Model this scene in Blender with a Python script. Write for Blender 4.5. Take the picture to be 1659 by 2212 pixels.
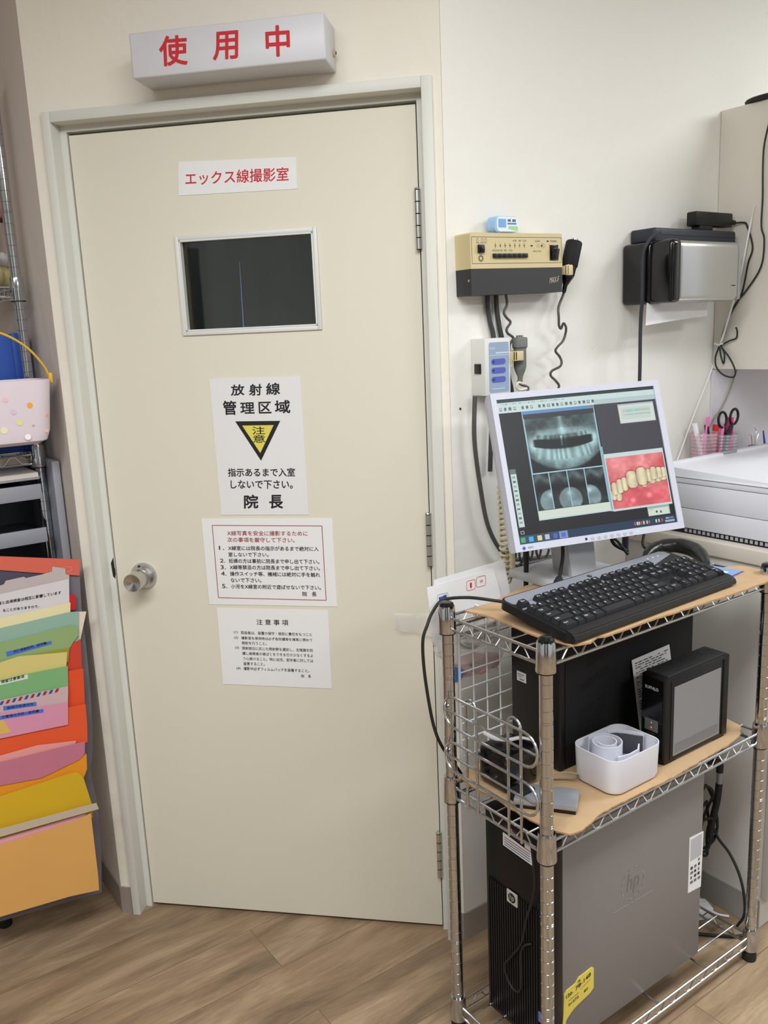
import bpy, bmesh, math, random
import numpy as np
from mathutils import Vector, Matrix
from math import sin, cos, pi, radians
random.seed(7); np.random.seed(7)
for o in list(bpy.data.objects): bpy.data.objects.remove(o)
S = bpy.context.scene
COL = S.collection

# ------------------------------------------------------------------ camera
cam_d = bpy.data.cameras.new('camera'); cam = bpy.data.objects.new('camera', cam_d); COL.objects.link(cam)
cam_d.sensor_fit = 'HORIZONTAL'; cam_d.sensor_width = 36.0; cam_d.lens = 36.0*1853/1659; cam_d.clip_start = 0.05
R_ = Vector((0.8135, -0.5799, -0.0432)); U_ = Vector((0.153, 0.1416, 0.978)); F_ = Vector((0.5611, 0.8023, -0.2039))
F_.normalize(); R_ = (R_ - F_*R_.dot(F_)).normalized(); U_ = R_.cross(F_)
cam.matrix_world = Matrix(((R_.x, U_.x, -F_.x, 0), (R_.y, U_.y, -F_.y, 0), (R_.z, U_.z, -F_.z, 1.5264), (0, 0, 0, 1)))
S.camera = cam

# ------------------------------------------------------------------ light and exposure
S.view_settings.view_transform = 'Standard'; S.view_settings.look = 'None'
S.view_settings.gamma = 1; S.view_settings.use_curve_mapping = False
S.view_settings.exposure = 0.08
w = bpy.data.worlds.new('world'); S.world = w; w.use_nodes = True
w.node_tree.nodes['Background'].inputs[0].default_value = (0.9, 0.93, 1, 1)
w.node_tree.nodes['Background'].inputs[1].default_value = 0.15
CEIL = 2.62
def area(name, loc, sx, sy, power, color, rotz=0):
    l = bpy.data.lights.new(name, 'AREA'); l.shape = 'RECTANGLE'; l.size = sx; l.size_y = sy
    l.energy = power; l.color = color
    o = bpy.data.objects.new(name, l); COL.objects.link(o); o.location = loc; o.rotation_euler = (0, 0, rotz)
area('ceiling_lamp', (0.25, 0.35, CEIL-0.03), 1.2, 0.55, 33, (0.94, 0.975, 1.0))
area('ceiling_lamp', (3.1, 0.15, CEIL-0.03), 1.2, 0.45, 42, (0.93, 0.975, 1.0))
area('ceiling_lamp', (-0.9, 0.4, CEIL-0.03), 1.2, 0.55, 36, (0.97, 0.98, 0.98))
area('ceiling_lamp', (1.3, -1.3, CEIL-0.03), 1.2, 0.55, 36, (0.94, 0.975, 1.0))

# ------------------------------------------------------------------ materials
MATS = {}
def mat(name, col, rough=0.6, metal=0.0, spec=0.5, emit=None, es=1.0, trans=0.0, alpha=1.0, bump=None, noise=None, sheen=0, ior=1.45, coat=0):
    if name in MATS: return MATS[name]
    m = bpy.data.materials.new(name); m.use_nodes = True; nt = m.node_tree; b = nt.nodes['Principled BSDF']
    c = tuple(col)+(1,)
    b.inputs['Base Color'].default_value = c; b.inputs['Roughness'].default_value = rough; b.inputs['Metallic'].default_value = metal
    b.inputs['Specular IOR Level'].default_value = spec; b.inputs['IOR'].default_value = ior
    if coat: b.inputs['Coat Weight'].default_value = coat
    if sheen: b.inputs['Sheen Weight'].default_value = sheen
    if emit: b.inputs['Emission Color'].default_value = tuple(emit)+(1,); b.inputs['Emission Strength'].default_value = es
    if trans: b.inputs['Transmission Weight'].default_value = trans
    if alpha < 1: b.inputs['Alpha'].default_value = alpha
    tc = nt.nodes.new('ShaderNodeTexCoord')
    if noise:   # (scale, amount, detail)
        n = nt.nodes.new('ShaderNodeTexNoise'); n.inputs['Scale'].default_value = noise[0]; n.inputs['Detail'].default_value = noise[2]
        nt.links.new(tc.outputs['Object'], n.inputs['Vector'])
        r = nt.nodes.new('ShaderNodeMapRange'); r.inputs[3].default_value = 1-noise[1]; r.inputs[4].default_value = 1+noise[1]
        nt.links.new(n.outputs['Fac'], r.inputs[0])
        mx = nt.nodes.new('ShaderNodeMix'); mx.data_type = 'RGBA'; mx.blend_type = 'MULTIPLY'; mx.inputs[0].default_value = 1
        mx.inputs[6].default_value = c; nt.links.new(r.outputs[0], mx.inputs[7]); nt.links.new(mx.outputs[2], b.inputs['Base Color'])
    if bump:    # (scale, strength, distance)
        n = nt.nodes.new('ShaderNodeTexNoise'); n.inputs['Scale'].default_value = bump[0]; n.inputs['Detail'].default_value = 5
        nt.links.new(tc.outputs['Object'], n.inputs['Vector'])
        bp = nt.nodes.new('ShaderNodeBump'); bp.inputs['Strength'].default_value = bump[1]; bp.inputs['Distance'].default_value = bump[2]
        nt.links.new(n.outputs['Fac'], bp.inputs['Height']); nt.links.new(bp.outputs[0], b.inputs['Normal'])
    MATS[name] = m; return m
def s2l(r, g, b):   # display colour 0-255 to linear
    return tuple(((c/255)/12.92 if c/255 <= 0.04045 else ((c/255+0.055)/1.055)**2.4) for c in (r, g, b))

def floor_material():
    m = bpy.data.materials.new('wood_floor'); m.use_nodes = True; nt = m.node_tree; b = nt.nodes['Principled BSDF']
    N = nt.nodes.new; Lk = nt.links.new
    tc = N('ShaderNodeTexCoord'); mp = N('ShaderNodeMapping'); mp.inputs['Location'].default_value = (0.35, 0.041, 0)
    Lk(tc.outputs['Object'], mp.inputs[0])
    br = N('ShaderNodeTexBrick'); br.offset = 0.37; br.inputs['Scale'].default_value = 1; br.inputs['Brick Width'].default_value = 1.85
    br.inputs['Row Height'].default_value = 0.1735; br.inputs['Mortar Size'].default_value = 0.0011; br.inputs['Mortar Smooth'].default_value = 0.3
    br.inputs['Color1'].default_value = (0, 0, 0, 1); br.inputs['Color2'].default_value = (1, 1, 1, 1); br.inputs['Mortar'].default_value = (0.5, 0.5, 0.5, 1)
    Lk(mp.outputs[0], br.inputs['Vector'])
    off = N('ShaderNodeVectorMath'); off.operation = 'MULTIPLY_ADD'; off.inputs[1].default_value = (7, 3, 5)
    Lk(br.outputs['Color'], off.inputs[0]); Lk(mp.outputs[0], off.inputs[2])
    m2 = N('ShaderNodeMapping'); m2.inputs['Scale'].default_value = (2.6, 13, 1); Lk(off.outputs[0], m2.inputs[0])
    n1 = N('ShaderNodeTexNoise'); n1.inputs['Scale'].default_value = 1.0; n1.inputs['Detail'].default_value = 8; n1.inputs['Roughness'].default_value = 0.62; n1.inputs['Distortion'].default_value = 0.5
    Lk(m2.outputs[0], n1.inputs['Vector'])
    cr = N('ShaderNodeValToRGB'); e = cr.color_ramp.elements
    e[0].position = 0.26; e[0].color = s2l(112, 93, 74)+(1,); e[1].position = 0.76; e[1].color = s2l(190, 166, 136)+(1,)
    q = e.new(0.5); q.color = s2l(154, 130, 103)+(1,)
    Lk(n1.outputs['Fac'], cr.inputs[0])
    m3 = N('ShaderNodeMapping'); m3.inputs['Scale'].default_value = (9, 120, 1); Lk(off.outputs[0], m3.inputs[0])
    n2 = N('ShaderNodeTexNoise'); n2.inputs['Scale'].default_value = 1.6; n2.inputs['Detail'].default_value = 4; Lk(m3.outputs[0], n2.inputs['Vector'])
    r2 = N('ShaderNodeMapRange'); r2.inputs[1].default_value = 0.3; r2.inputs[2].default_value = 0.7; r2.inputs[3].default_value = 0.86; r2.inputs[4].default_value = 1.08; Lk(n2.outputs['Fac'], r2.inputs[0])
    mx = N('ShaderNodeMix'); mx.data_type = 'RGBA'; mx.blend_type = 'MULTIPLY'; mx.inputs[0].default_value = 1
    Lk(cr.outputs[0], mx.inputs[6]); Lk(r2.outputs[0], mx.inputs[7])
    r3 = N('ShaderNodeMapRange'); r3.inputs[3].default_value = 0.86; r3.inputs[4].default_value = 1.1; Lk(br.outputs['Color'], r3.inputs[0])
    my = N('ShaderNodeMix'); my.data_type = 'RGBA'; my.blend_type = 'MULTIPLY'; my.inputs[0].default_value = 1
    Lk(mx.outputs[2], my.inputs[6]); Lk(r3.outputs[0], my.inputs[7])
    mz = N('ShaderNodeMix'); mz.data_type = 'RGBA'; Lk(br.outputs['Fac'], mz.inputs[0]); Lk(my.outputs[2], mz.inputs[6]); mz.inputs[7].default_value = s2l(112, 92, 72)+(1,)
    Lk(mz.outputs[2], b.inputs['Base Color']); b.inputs['Roughness'].default_value = 0.48; b.inputs['Specular IOR Level'].default_value = 0.35
    return m
def chrome_material(name, col, rough):
    return mat(name, col, rough=rough, metal=1.0)
def vinyl_wall(name, col):
    m = mat(name, col, rough=0.75, spec=0.25); nt = m.node_tree; b = nt.nodes['Principled BSDF']; N = nt.nodes.new; Lk = nt.links.new
    tc = N('ShaderNodeTexCoord'); n = N('ShaderNodeTexNoise'); n.inputs['Scale'].default_value = 9; n.inputs['Detail'].default_value = 3; n.inputs['Distortion'].default_value = 1.6
    Lk(tc.outputs['Object'], n.inputs['Vector'])
    n2 = N('ShaderNodeTexNoise'); n2.inputs['Scale'].default_value = 160; n2.inputs['Detail'].default_value = 2; Lk(tc.outputs['Object'], n2.inputs['Vector'])
    a = N('ShaderNodeMath'); a.operation = 'MULTIPLY_ADD'; a.inputs[1].default_value = 0.08; Lk(n2.outputs['Fac'], a.inputs[0]); Lk(n.outputs['Fac'], a.inputs[2])
    bp = N('ShaderNodeBump'); bp.inputs['Strength'].default_value = 0.35; bp.inputs['Distance'].default_value = 0.006; Lk(a.outputs[0], bp.inputs['Height']); Lk(bp.outputs[0], b.inputs['Normal'])
    return m

# ------------------------------------------------------------------ mesh builder
_TXT = {}
def text_geo(s, bold=0.0):
    k = (s, bold)
    if k in _TXT: return _TXT[k]
    cu = bpy.data.curves.new('t', 'FONT'); cu.body = s; cu.size = 1; cu.offset = bold; cu.resolution_u = 3; cu.fill_mode = 'FRONT'
    ob = bpy.data.objects.new('t', cu); COL.objects.link(ob)
    bpy.context.view_layer.update()
    dg = bpy.context.evaluated_depsgraph_get(); me = bpy.data.meshes.new_from_object(ob.evaluated_get(dg))
    v = [tuple(x.co)[:2] for x in me.vertices]; f = [tuple(p.vertices) for p in me.polygons]
    bpy.data.objects.remove(ob); bpy.data.curves.remove(cu); bpy.data.meshes.remove(me)
    if not v: v = [(0, 0)]
    xs = [a for a, b_ in v]; ys = [b_ for a, b_ in v]
    x0, x1, y0, y1 = min(xs), max(xs), min(ys), max(ys)
    v = [((a-x0)/max(x1-x0, 1e-6), (b_-y0)/max(y1-y0, 1e-6)) for a, b_ in v]
    _TXT[k] = (v, f); return v, f

class MB:
    def __init__(s): s.v = []; s.f = []; s.m = []; s.ms = []; s.M = None
    def add(s, vs, fs, m):
        if m not in s.ms: s.ms.append(m)
        i = s.ms.index(m); n = len(s.v)
        if s.M is not None: vs = [tuple(s.M @ Vector(p)) for p in vs]
        s.v += [tuple(p) for p in vs]; s.f += [tuple(n+k for k in f) for f in fs]; s.m += [i]*len(fs); return s
    def box(s, x0, x1, y0, y1, z0, z1, m, bev=0, seg=2, M=None):
        if bev:
            bm = bmesh.new(); bmesh.ops.create_cube(bm, size=1)
            for v in bm.verts: v.co = Vector(((x0+x1)/2+v.co.x*(x1-x0), (y0+y1)/2+v.co.y*(y1-y0), (z0+z1)/2+v.co.z*(z1-z0)))
            bmesh.ops.bevel(bm, geom=list(bm.edges), offset=bev, segments=seg, profile=0.5, affect='EDGES')
            bm.verts.index_update(); vs = [tuple(v.co) for v in bm.verts]; fs = [tuple(v.index for v in f.verts) for f in bm.faces]; bm.free()
        else:
            vs = [(x, y, z) for z in (z0, z1) for y in (y0, y1) for x in (x0, x1)]
            fs = [(0, 2, 3, 1), (4, 5, 7, 6), (0, 1, 5, 4), (2, 6, 7, 3), (0, 4, 6, 2), (1, 3, 7, 5)]
        if M is not None: vs = [tuple(M @ Vector(p)) for p in vs]
        return s.add(vs, fs, m)
    def tube(s, pts, r, m, n=8, closed=False, r1=None):
        P = [Vector(p) for p in pts]; k = len(P); rs = r if isinstance(r, (list, tuple)) else ([r]*k if r1 is None else [r+(r1-r)*i/(k-1) for i in range(k)])
        T = []
        for i in range(k):
            a = P[(i-1) % k] if (closed or i > 0) else P[i]; b = P[(i+1) % k] if (closed or i < k-1) else P[i]
            t = (b-a); T.append(t.normalized() if t.length > 1e-9 else Vector((0, 0, 1)))
        up = Vector((0, 0, 1)) if abs(T[0].z) < 0.9 else Vector((1, 0, 0)); nrm = (up - T[0]*up.dot(T[0])).normalized(); vs = []
        for i in range(k):
            if i: 
                nrm = nrm - T[i]*nrm.dot(T[i]); nrm = nrm.normalized() if nrm.length > 1e-6 else T[i].orthogonal().normalized()
            bn = T[i].cross(nrm)
            for j in range(n):
                a = 2*pi*j/n; vs.append(tuple(P[i]+(nrm*cos(a)+bn*sin(a))*rs[i]))
        fs = [(i*n+j, i*n+(j+1) % n, ((i+1) % k)*n+(j+1) % n, ((i+1) % k)*n+j) for i in range(k if closed else k-1) for j in range(n)]
        if not closed: fs += [tuple(range(n))[::-1], tuple((k-1)*n+j for j in range(n))]
        return s.add(vs, fs, m)
    def cyl(s, p0, p1, r0, m, r1=None, n=24): return s.tube([p0, p1], [r0, r0 if r1 is None else r1], m, n)
    def lathe(s, prof, m, o=(0, 0, 0), axis=(0, 0, 1), n=32):
        ax = Vector(axis).normalized(); a = ax.orthogonal().normalized(); b = ax.cross(a); o = Vector(o); vs = []
        for r, h in prof:
            for j in range(n):
                t = 2*pi*j/n; vs.append(tuple(o+ax*h+(a*cos(t)+b*sin(t))*max(r, 1e-5)))
        k = len(prof); fs = [(i*n+j, i*n+(j+1) % n, (i+1)*n+(j+1) % n, (i+1)*n+j) for i in range(k-1) for j in range(n)]
        fs += [tuple(range(n))[::-1], tuple((k-1)*n+j for j in range(n))]
        return s.add(vs, fs, m)
    def prism(s, poly, y0, y1, m):      # polygon in x-z, extruded in y (y0 = front, towards the room)
        k = len(poly); vs = [(x, y0, z) for x, z in poly]+[(x, y1, z) for x, z in poly]
        fs = [tuple(range(k)), tuple(range(k, 2*k))[::-1]]+[(i, i+k, (i+1) % k+k, (i+1) % k) for i in range(k)]
        return s.add(vs, fs, m)
    def slab(s, poly, z0, z1, m):       # polygon in x-y, extruded in z
        k = len(poly); vs = [(x, y, z0) for x, y in poly]+[(x, y, z1) for x, y in poly]
        fs = [tuple(range(k))[::-1], tuple(range(k, 2*k))]+[(i, (i+1) % k, (i+1) % k+k, i+k) for i in range(k)]
        return s.add(vs, fs, m)
    def quad(s, a, b, c, d, m): return s.add([a, b, c, d], [(0, 1, 2, 3)], m)
    def text(s, st, y, bl, br, tl, m, bold=0.0):     # affine fit of the inked box into the plane y = const
        v, f = text_geo(st)
        ux, uz = br[0]-bl[0], br[1]-bl[1]; wx, wz = tl[0]-bl[0], tl[1]-bl[1]
        h = math.hypot(wx, wz); d = max(bold, 0)*h*1.9; nn = 8 if bold >= 0.012 else (4 if bold > 0 else 1)
        for k in range(nn):     # heavier strokes: the glyph printed again, shifted all round
            dx, dz = (d*cos(2*pi*k/nn+0.4), d*sin(2*pi*k/nn+0.4)) if d else (0, 0)
            s.add([(bl[0]+a*ux+b*wx+dx, y-k*2e-6, bl[1]+a*uz+b*wz+dz) for a, b in v], f, m)
        return s
    def ball(s, c, r, m, n=20, k=12, rough=0.0, seed=0):
        rr = (r, r, r) if not isinstance(r, (tuple, list)) else r; vs = []; rnd = random.Random(seed)
        for i in range(1, k):
            for j in range(n):
                t = pi*i/k; p = 2*pi*j/n; q = 1+rough*(rnd.random()-0.5)
                vs.append((c[0]+rr[0]*q*sin(t)*cos(p), c[1]+rr[1]*q*sin(t)*sin(p), c[2]+rr[2]*q*cos(t)))
        a = len(vs); vs += [(c[0], c[1], c[2]+rr[2]), (c[0], c[1], c[2]-rr[2])]
        fs = [(i*n+j, (i+1)*n+j, (i+1)*n+(j+1) % n, i*n+(j+1) % n) for i in range(k-2) for j in range(n)]
        fs += [(a, j, (j+1) % n) for j in range(n)]+[(a+1, (k-2)*n+(j+1) % n, (k-2)*n+j) for j in range(n)]
        return s.add(vs, fs, m)
    def build(s, name, parent=None, smooth=True, ang=35, fixn=True, loc=None, rotz=0.0, label=None, cat=None, group=None, kind=None):
        vs = s.v
        if parent is None and loc is None:
            a = np.array(vs); lo = a.min(0); hi = a.max(0); c = Vector(((lo[0]+hi[0])/2, (lo[1]+hi[1])/2, lo[2])); vs = [tuple(Vector(p)-c) for p in vs]; loc = c
        me = bpy.data.meshes.new(name); me.from_pydata(vs, [], s.f)
        for m in s.ms: me.materials.append(m)
        me.polygons.foreach_set('material_index', s.m)
        if fixn:
            bm = bmesh.new(); bm.from_mesh(me); bmesh.ops.recalc_face_normals(bm, faces=bm.faces); bm.to_mesh(me); bm.free()
        if smooth:
            me.shade_smooth(); me.set_sharp_from_angle(angle=radians(ang))
        me.update()
        o = bpy.data.objects.new(name, me); COL.objects.link(o)
        if parent is not None: o.parent = parent
        else: o.location = loc; o.rotation_euler = (0, 0, rotz)
        tag(o, label, cat, group, kind)
        return o
def tag(o, label=None, cat=None, group=None, kind=None):
    if label: o['label'] = label
    if cat: o['category'] = cat
    if group: o['group'] = group
    if kind: o['kind'] = kind
def thing(name, label, cat, loc=(0, 0, 0), rotz=0.0, group=None, kind=None):
    o = bpy.data.objects.new(name, None); COL.objects.link(o); o.location = loc; o.rotation_euler = (0, 0, rotz); o.empty_display_size = 0.05
    tag(o, label, cat, group, kind); return o
def copy_tree(o, parent=None, loc=None, label=None):
    c = o.copy(); COL.objects.link(c)
    if parent is not None: c.parent = parent
    if loc is not None: c.location = loc
    if label: c['label'] = label
    for ch in [x for x in bpy.data.objects if x.parent == o]: copy_tree(ch, c)
    return c
def smoothpath(pts, k=6):        # Catmull-Rom through the points
    P = [Vector(p) for p in pts]; P = [P[0]*2-P[1]]+P+[P[-1]*2-P[-2]]; out = []
    for i in range(1, len(P)-2):
        for j in range(k):
            t = j/k; a, b, c, d = P[i-1:i+3]
            out.append(0.5*((2*b)+(c-a)*t+(2*a-5*b+4*c-d)*t*t+(3*b-a-3*c+d)*t*t*t))
    out.append(P[-2]); return out

# door-wall frame: x along the wall, y into it, z up
D0 = Vector((0.6493, 2.1277, 0)); DTH = radians(-45.35)
DX = Vector((cos(DTH), sin(DTH), 0)); DY = Vector((-sin(DTH), cos(DTH), 0))
def dw(x, y, z=0): return D0+DX*x+DY*y+Vector((0, 0, z))

# materials
M_door = mat('door_cream_paint', s2l(220, 215, 198), 0.5, spec=0.35, bump=(60, 0.05, 0.001), noise=(1.5, 0.03, 3))
M_frame = mat('frame_grey_paint', s2l(214, 214, 206), 0.45, spec=0.35, noise=(6, 0.04, 3))
M_wallA = vinyl_wall('wallpaper_cream', s2l(232, 226, 213))
M_wallB = vinyl_wall('wallpaper_lit_white', s2l(232, 230, 223))  # same paint as the cream wall, its different lighting put into a whiter tone
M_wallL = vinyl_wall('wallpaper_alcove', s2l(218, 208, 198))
M_room = mat('room_paint', s2l(216, 218, 220), 0.8)
M_base = mat('vinyl_baseboard', s2l(146, 134, 125), 0.5)
M_baseg = mat('grey_kickboard', s2l(150, 150, 145), 0.5)
M_ceil = mat('ceiling_white', s2l(235, 233, 226), 0.9)
M_chrome = chrome_material('chrome', (0.56, 0.58, 0.61), 0.10)
M_wire = chrome_material('chrome_wire', (0.56, 0.58, 0.60), 0.24)
M_steel = chrome_material('brushed_steel', (0.56, 0.565, 0.57), 0.28)
M_zinc = chrome_material('zinc_hinge', (0.62, 0.62, 0.60), 0.3)
M_black = mat('black_plastic', s2l(24, 24, 25), 0.42, spec=0.4)
M_matte = mat('matte_black', s2l(30, 30, 32), 0.7, spec=0.3)
M_rubber = mat('black_rubber', s2l(30, 30, 30), 0.6)
M_gloss = mat('gloss_black', s2l(14, 14, 15), 0.12, spec=0.6)
M_paper = mat('white_paper', s2l(232, 232, 232), 0.6, spec=0.3, noise=(8, 0.02, 2))
M_paper2 = mat('paper_warm', s2l(224, 218, 212), 0.7)
M_red = mat('red_ink', s2l(196, 28, 38), 0.6)
M_dred = mat('dark_red_ink', s2l(150, 40, 48), 0.6)
M_ink = mat('black_ink', s2l(26, 26, 28), 0.6)
M_ink2 = mat('grey_ink', s2l(56, 58, 64), 0.6)
M_yel = mat('caution_yellow', s2l(222, 208, 92), 0.55)
M_white = mat('white_plastic', s2l(232, 232, 236), 0.4)
M_grey = mat('grey_plastic', s2l(150, 150, 150), 0.45)
M_pgrey = mat('printer_white', s2l(222, 223, 230), 0.35)
M_cream = mat('cabinet_cream', s2l(222, 216, 204), 0.4)
M_dark = mat('dark_gap', s2l(30, 28, 24), 0.8)
SIGNS = {
 's1': {
  'c': [(0.2611, 1.9256), (0.5367, 1.9162), (0.535, 1.8491), (0.2555, 1.8537)],
  't': [
   ('エックス線撮影室', 0.2741, 1.8744, 0.5164, 1.8678, 0.2759, 1.9028),
  ],
 },
 's2': {
  'c': [(0.2914, 1.4383), (0.5153, 1.4359), (0.5149, 1.1066), (0.2931, 1.1075)],
  't': [
   ('放', 0.3431, 1.3971, 0.3756, 1.3978, 0.3447, 1.4219),
   ('射', 0.3879, 1.3962, 0.4181, 1.396, 0.39, 1.4221),
   ('線', 0.4305, 1.3961, 0.4632, 1.3965, 0.4315, 1.4231),
   ('管', 0.3205, 1.3525, 0.3524, 1.3521, 0.3215, 1.3847),
   ('理', 0.3634, 1.3542, 0.3975, 1.3537, 0.3642, 1.3797),
   ('区', 0.409, 1.3534, 0.4392, 1.3533, 0.4097, 1.3797),
   ('域', 0.449, 1.3524, 0.4852, 1.3526, 0.4494, 1.3819),
   ('注', 0.3887, 1.3037, 0.4199, 1.3035, 0.3891, 1.3222),
   ('意', 0.3891, 1.2839, 0.4192, 1.2838, 0.3895, 1.302),
   ('指示あるまで入室', 0.3192, 1.2028, 0.4868, 1.2009, 0.3199, 1.223),
   ('しないで下さい。', 0.3236, 1.173, 0.4791, 1.1712, 0.3248, 1.1933),
   ('院', 0.3542, 1.1239, 0.3887, 1.1244, 0.3563, 1.1563),
   ('長', 0.4179, 1.1234, 0.4508, 1.1234, 0.4198, 1.1556),
  ],
  'tri': [(0.3481, 1.3359), (0.4596, 1.3343), (0.4051, 1.2399)],
  'tri2': [(0.3648, 1.3254), (0.4428, 1.3247), (0.4048, 1.2587)],
 },
 's3': {
  'c': [(0.241, 1.0986), (0.5719, 1.0975), (0.5719, 0.876), (0.2417, 0.8779)],
  't': [
   ('X線写真を安全に撮影するために', 0.3045, 1.0559, 0.5088, 1.0543, 0.305, 1.0679),
   ('次の事項を厳守して下さい。', 0.3035, 1.0391, 0.4751, 1.0378, 0.3041, 1.0513),
   ('1.', 0.2802, 1.0197, 0.2935, 1.0197, 0.2805, 1.0294),
   ('X線室には院長の指示があるまで絶対に入', 0.3038, 1.0185, 0.5337, 1.0164, 0.3045, 1.0296),
   ('室しないで下さい。', 0.3031, 1.002, 0.4063, 1.0018, 0.3035, 1.013),
   ('2.', 0.28, 0.9869, 0.2934, 0.9869, 0.2804, 0.9966),
   ('妊婦の方は事前に院長まで申し出て下さい。', 0.3032, 0.9857, 0.5336, 0.9842, 0.3034, 0.9969),
   ('3.', 0.2801, 0.9698, 0.2935, 0.9698, 0.2804, 0.98),
   ('X線等禁忌の方は院長まで申し出て下さい。', 0.3041, 0.9694, 0.5343, 0.9677, 0.3045, 0.9806),
   ('4.', 0.2799, 0.9533, 0.2933, 0.9534, 0.2803, 0.9636),
   ('操作スイッチ等、機械には絶対に手を触れ', 0.3037, 0.9527, 0.5338, 0.9511, 0.3039, 0.964),
   ('ないで下さい。', 0.3038, 0.936, 0.3832, 0.9362, 0.3042, 0.9469),
   ('5.', 0.2798, 0.9205, 0.293, 0.9207, 0.2802, 0.9312),
   ('小児をX線室の附近で遊ばせないで下さい。', 0.3032, 0.92, 0.5337, 0.9185, 0.3036, 0.9311),
   ('院', 0.4861, 0.902, 0.4974, 0.9019, 0.4863, 0.9132),
   ('長', 0.5102, 0.9018, 0.5215, 0.9017, 0.5104, 0.913),
  ],
  'b': [(0.2678, 1.0817), (0.5457, 1.0789), (0.5453, 0.892), (0.2677, 0.8956)],
 },
 's4': {
  'c': [(0.2607, 0.8681), (0.5486, 0.8659), (0.5464, 0.6603), (0.2598, 0.6642)],
  't': [
   ('注 意 事 項', 0.3624, 0.8257, 0.4447, 0.8254, 0.3628, 0.8404),
   ('(1)', 0.3005, 0.8009, 0.3111, 0.8011, 0.3006, 0.8085),
   ('取扱者は、装置の保守・保安に責任をもつこと', 0.3193, 0.8, 0.5035, 0.7981, 0.3195, 0.8086),
   ('(2)', 0.3004, 0.7868, 0.3109, 0.7867, 0.3005, 0.7941),
   ('撮影室を使用時は必ず各防護扉を確実に閉めて', 0.3194, 0.7862, 0.5038, 0.7842, 0.3195, 0.7942),
   ('照射を行うこと。', 0.3195, 0.7725, 0.3845, 0.7724, 0.3197, 0.7809),
   ('(3)', 0.3006, 0.7596, 0.3112, 0.7596, 0.3007, 0.767),
   ('照射部位に応じた照射野を選定し、生殖腺を防', 0.3192, 0.7588, 0.5036, 0.7567, 0.3194, 0.7672),
   ('護し被検者の被ばくをできるだけ少なくするよ', 0.3188, 0.745, 0.503, 0.7429, 0.319, 0.7534),
   ('う心掛けること。特に幼児、若年者に対しては', 0.32, 0.731, 0.5026, 0.7291, 0.3202, 0.7395),
   ('留意すること。', 0.3196, 0.7172, 0.3759, 0.7172, 0.3198, 0.7259),
   ('(4)', 0.2999, 0.7041, 0.3105, 0.7042, 0.3, 0.7116),
   ('撮影中必ずフィルムバッチを装着すること。', 0.3188, 0.7039, 0.4906, 0.7022, 0.319, 0.7126),
   ('院', 0.469, 0.6882, 0.4767, 0.6881, 0.4691, 0.6961),
   ('長', 0.487, 0.6879, 0.4942, 0.6879, 0.487, 0.6958),
  ],
 },
 'lamp': {
  't': [
   ('使', 0.293, 2.0885, 0.3521, 2.0869, 0.296, 2.1432),
   ('用', 0.4091, 2.0891, 0.4607, 2.088, 0.4136, 2.14),
   ('中', 0.5223, 2.0849, 0.5706, 2.0833, 0.5244, 2.1405),
  ],
 },
}
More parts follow.
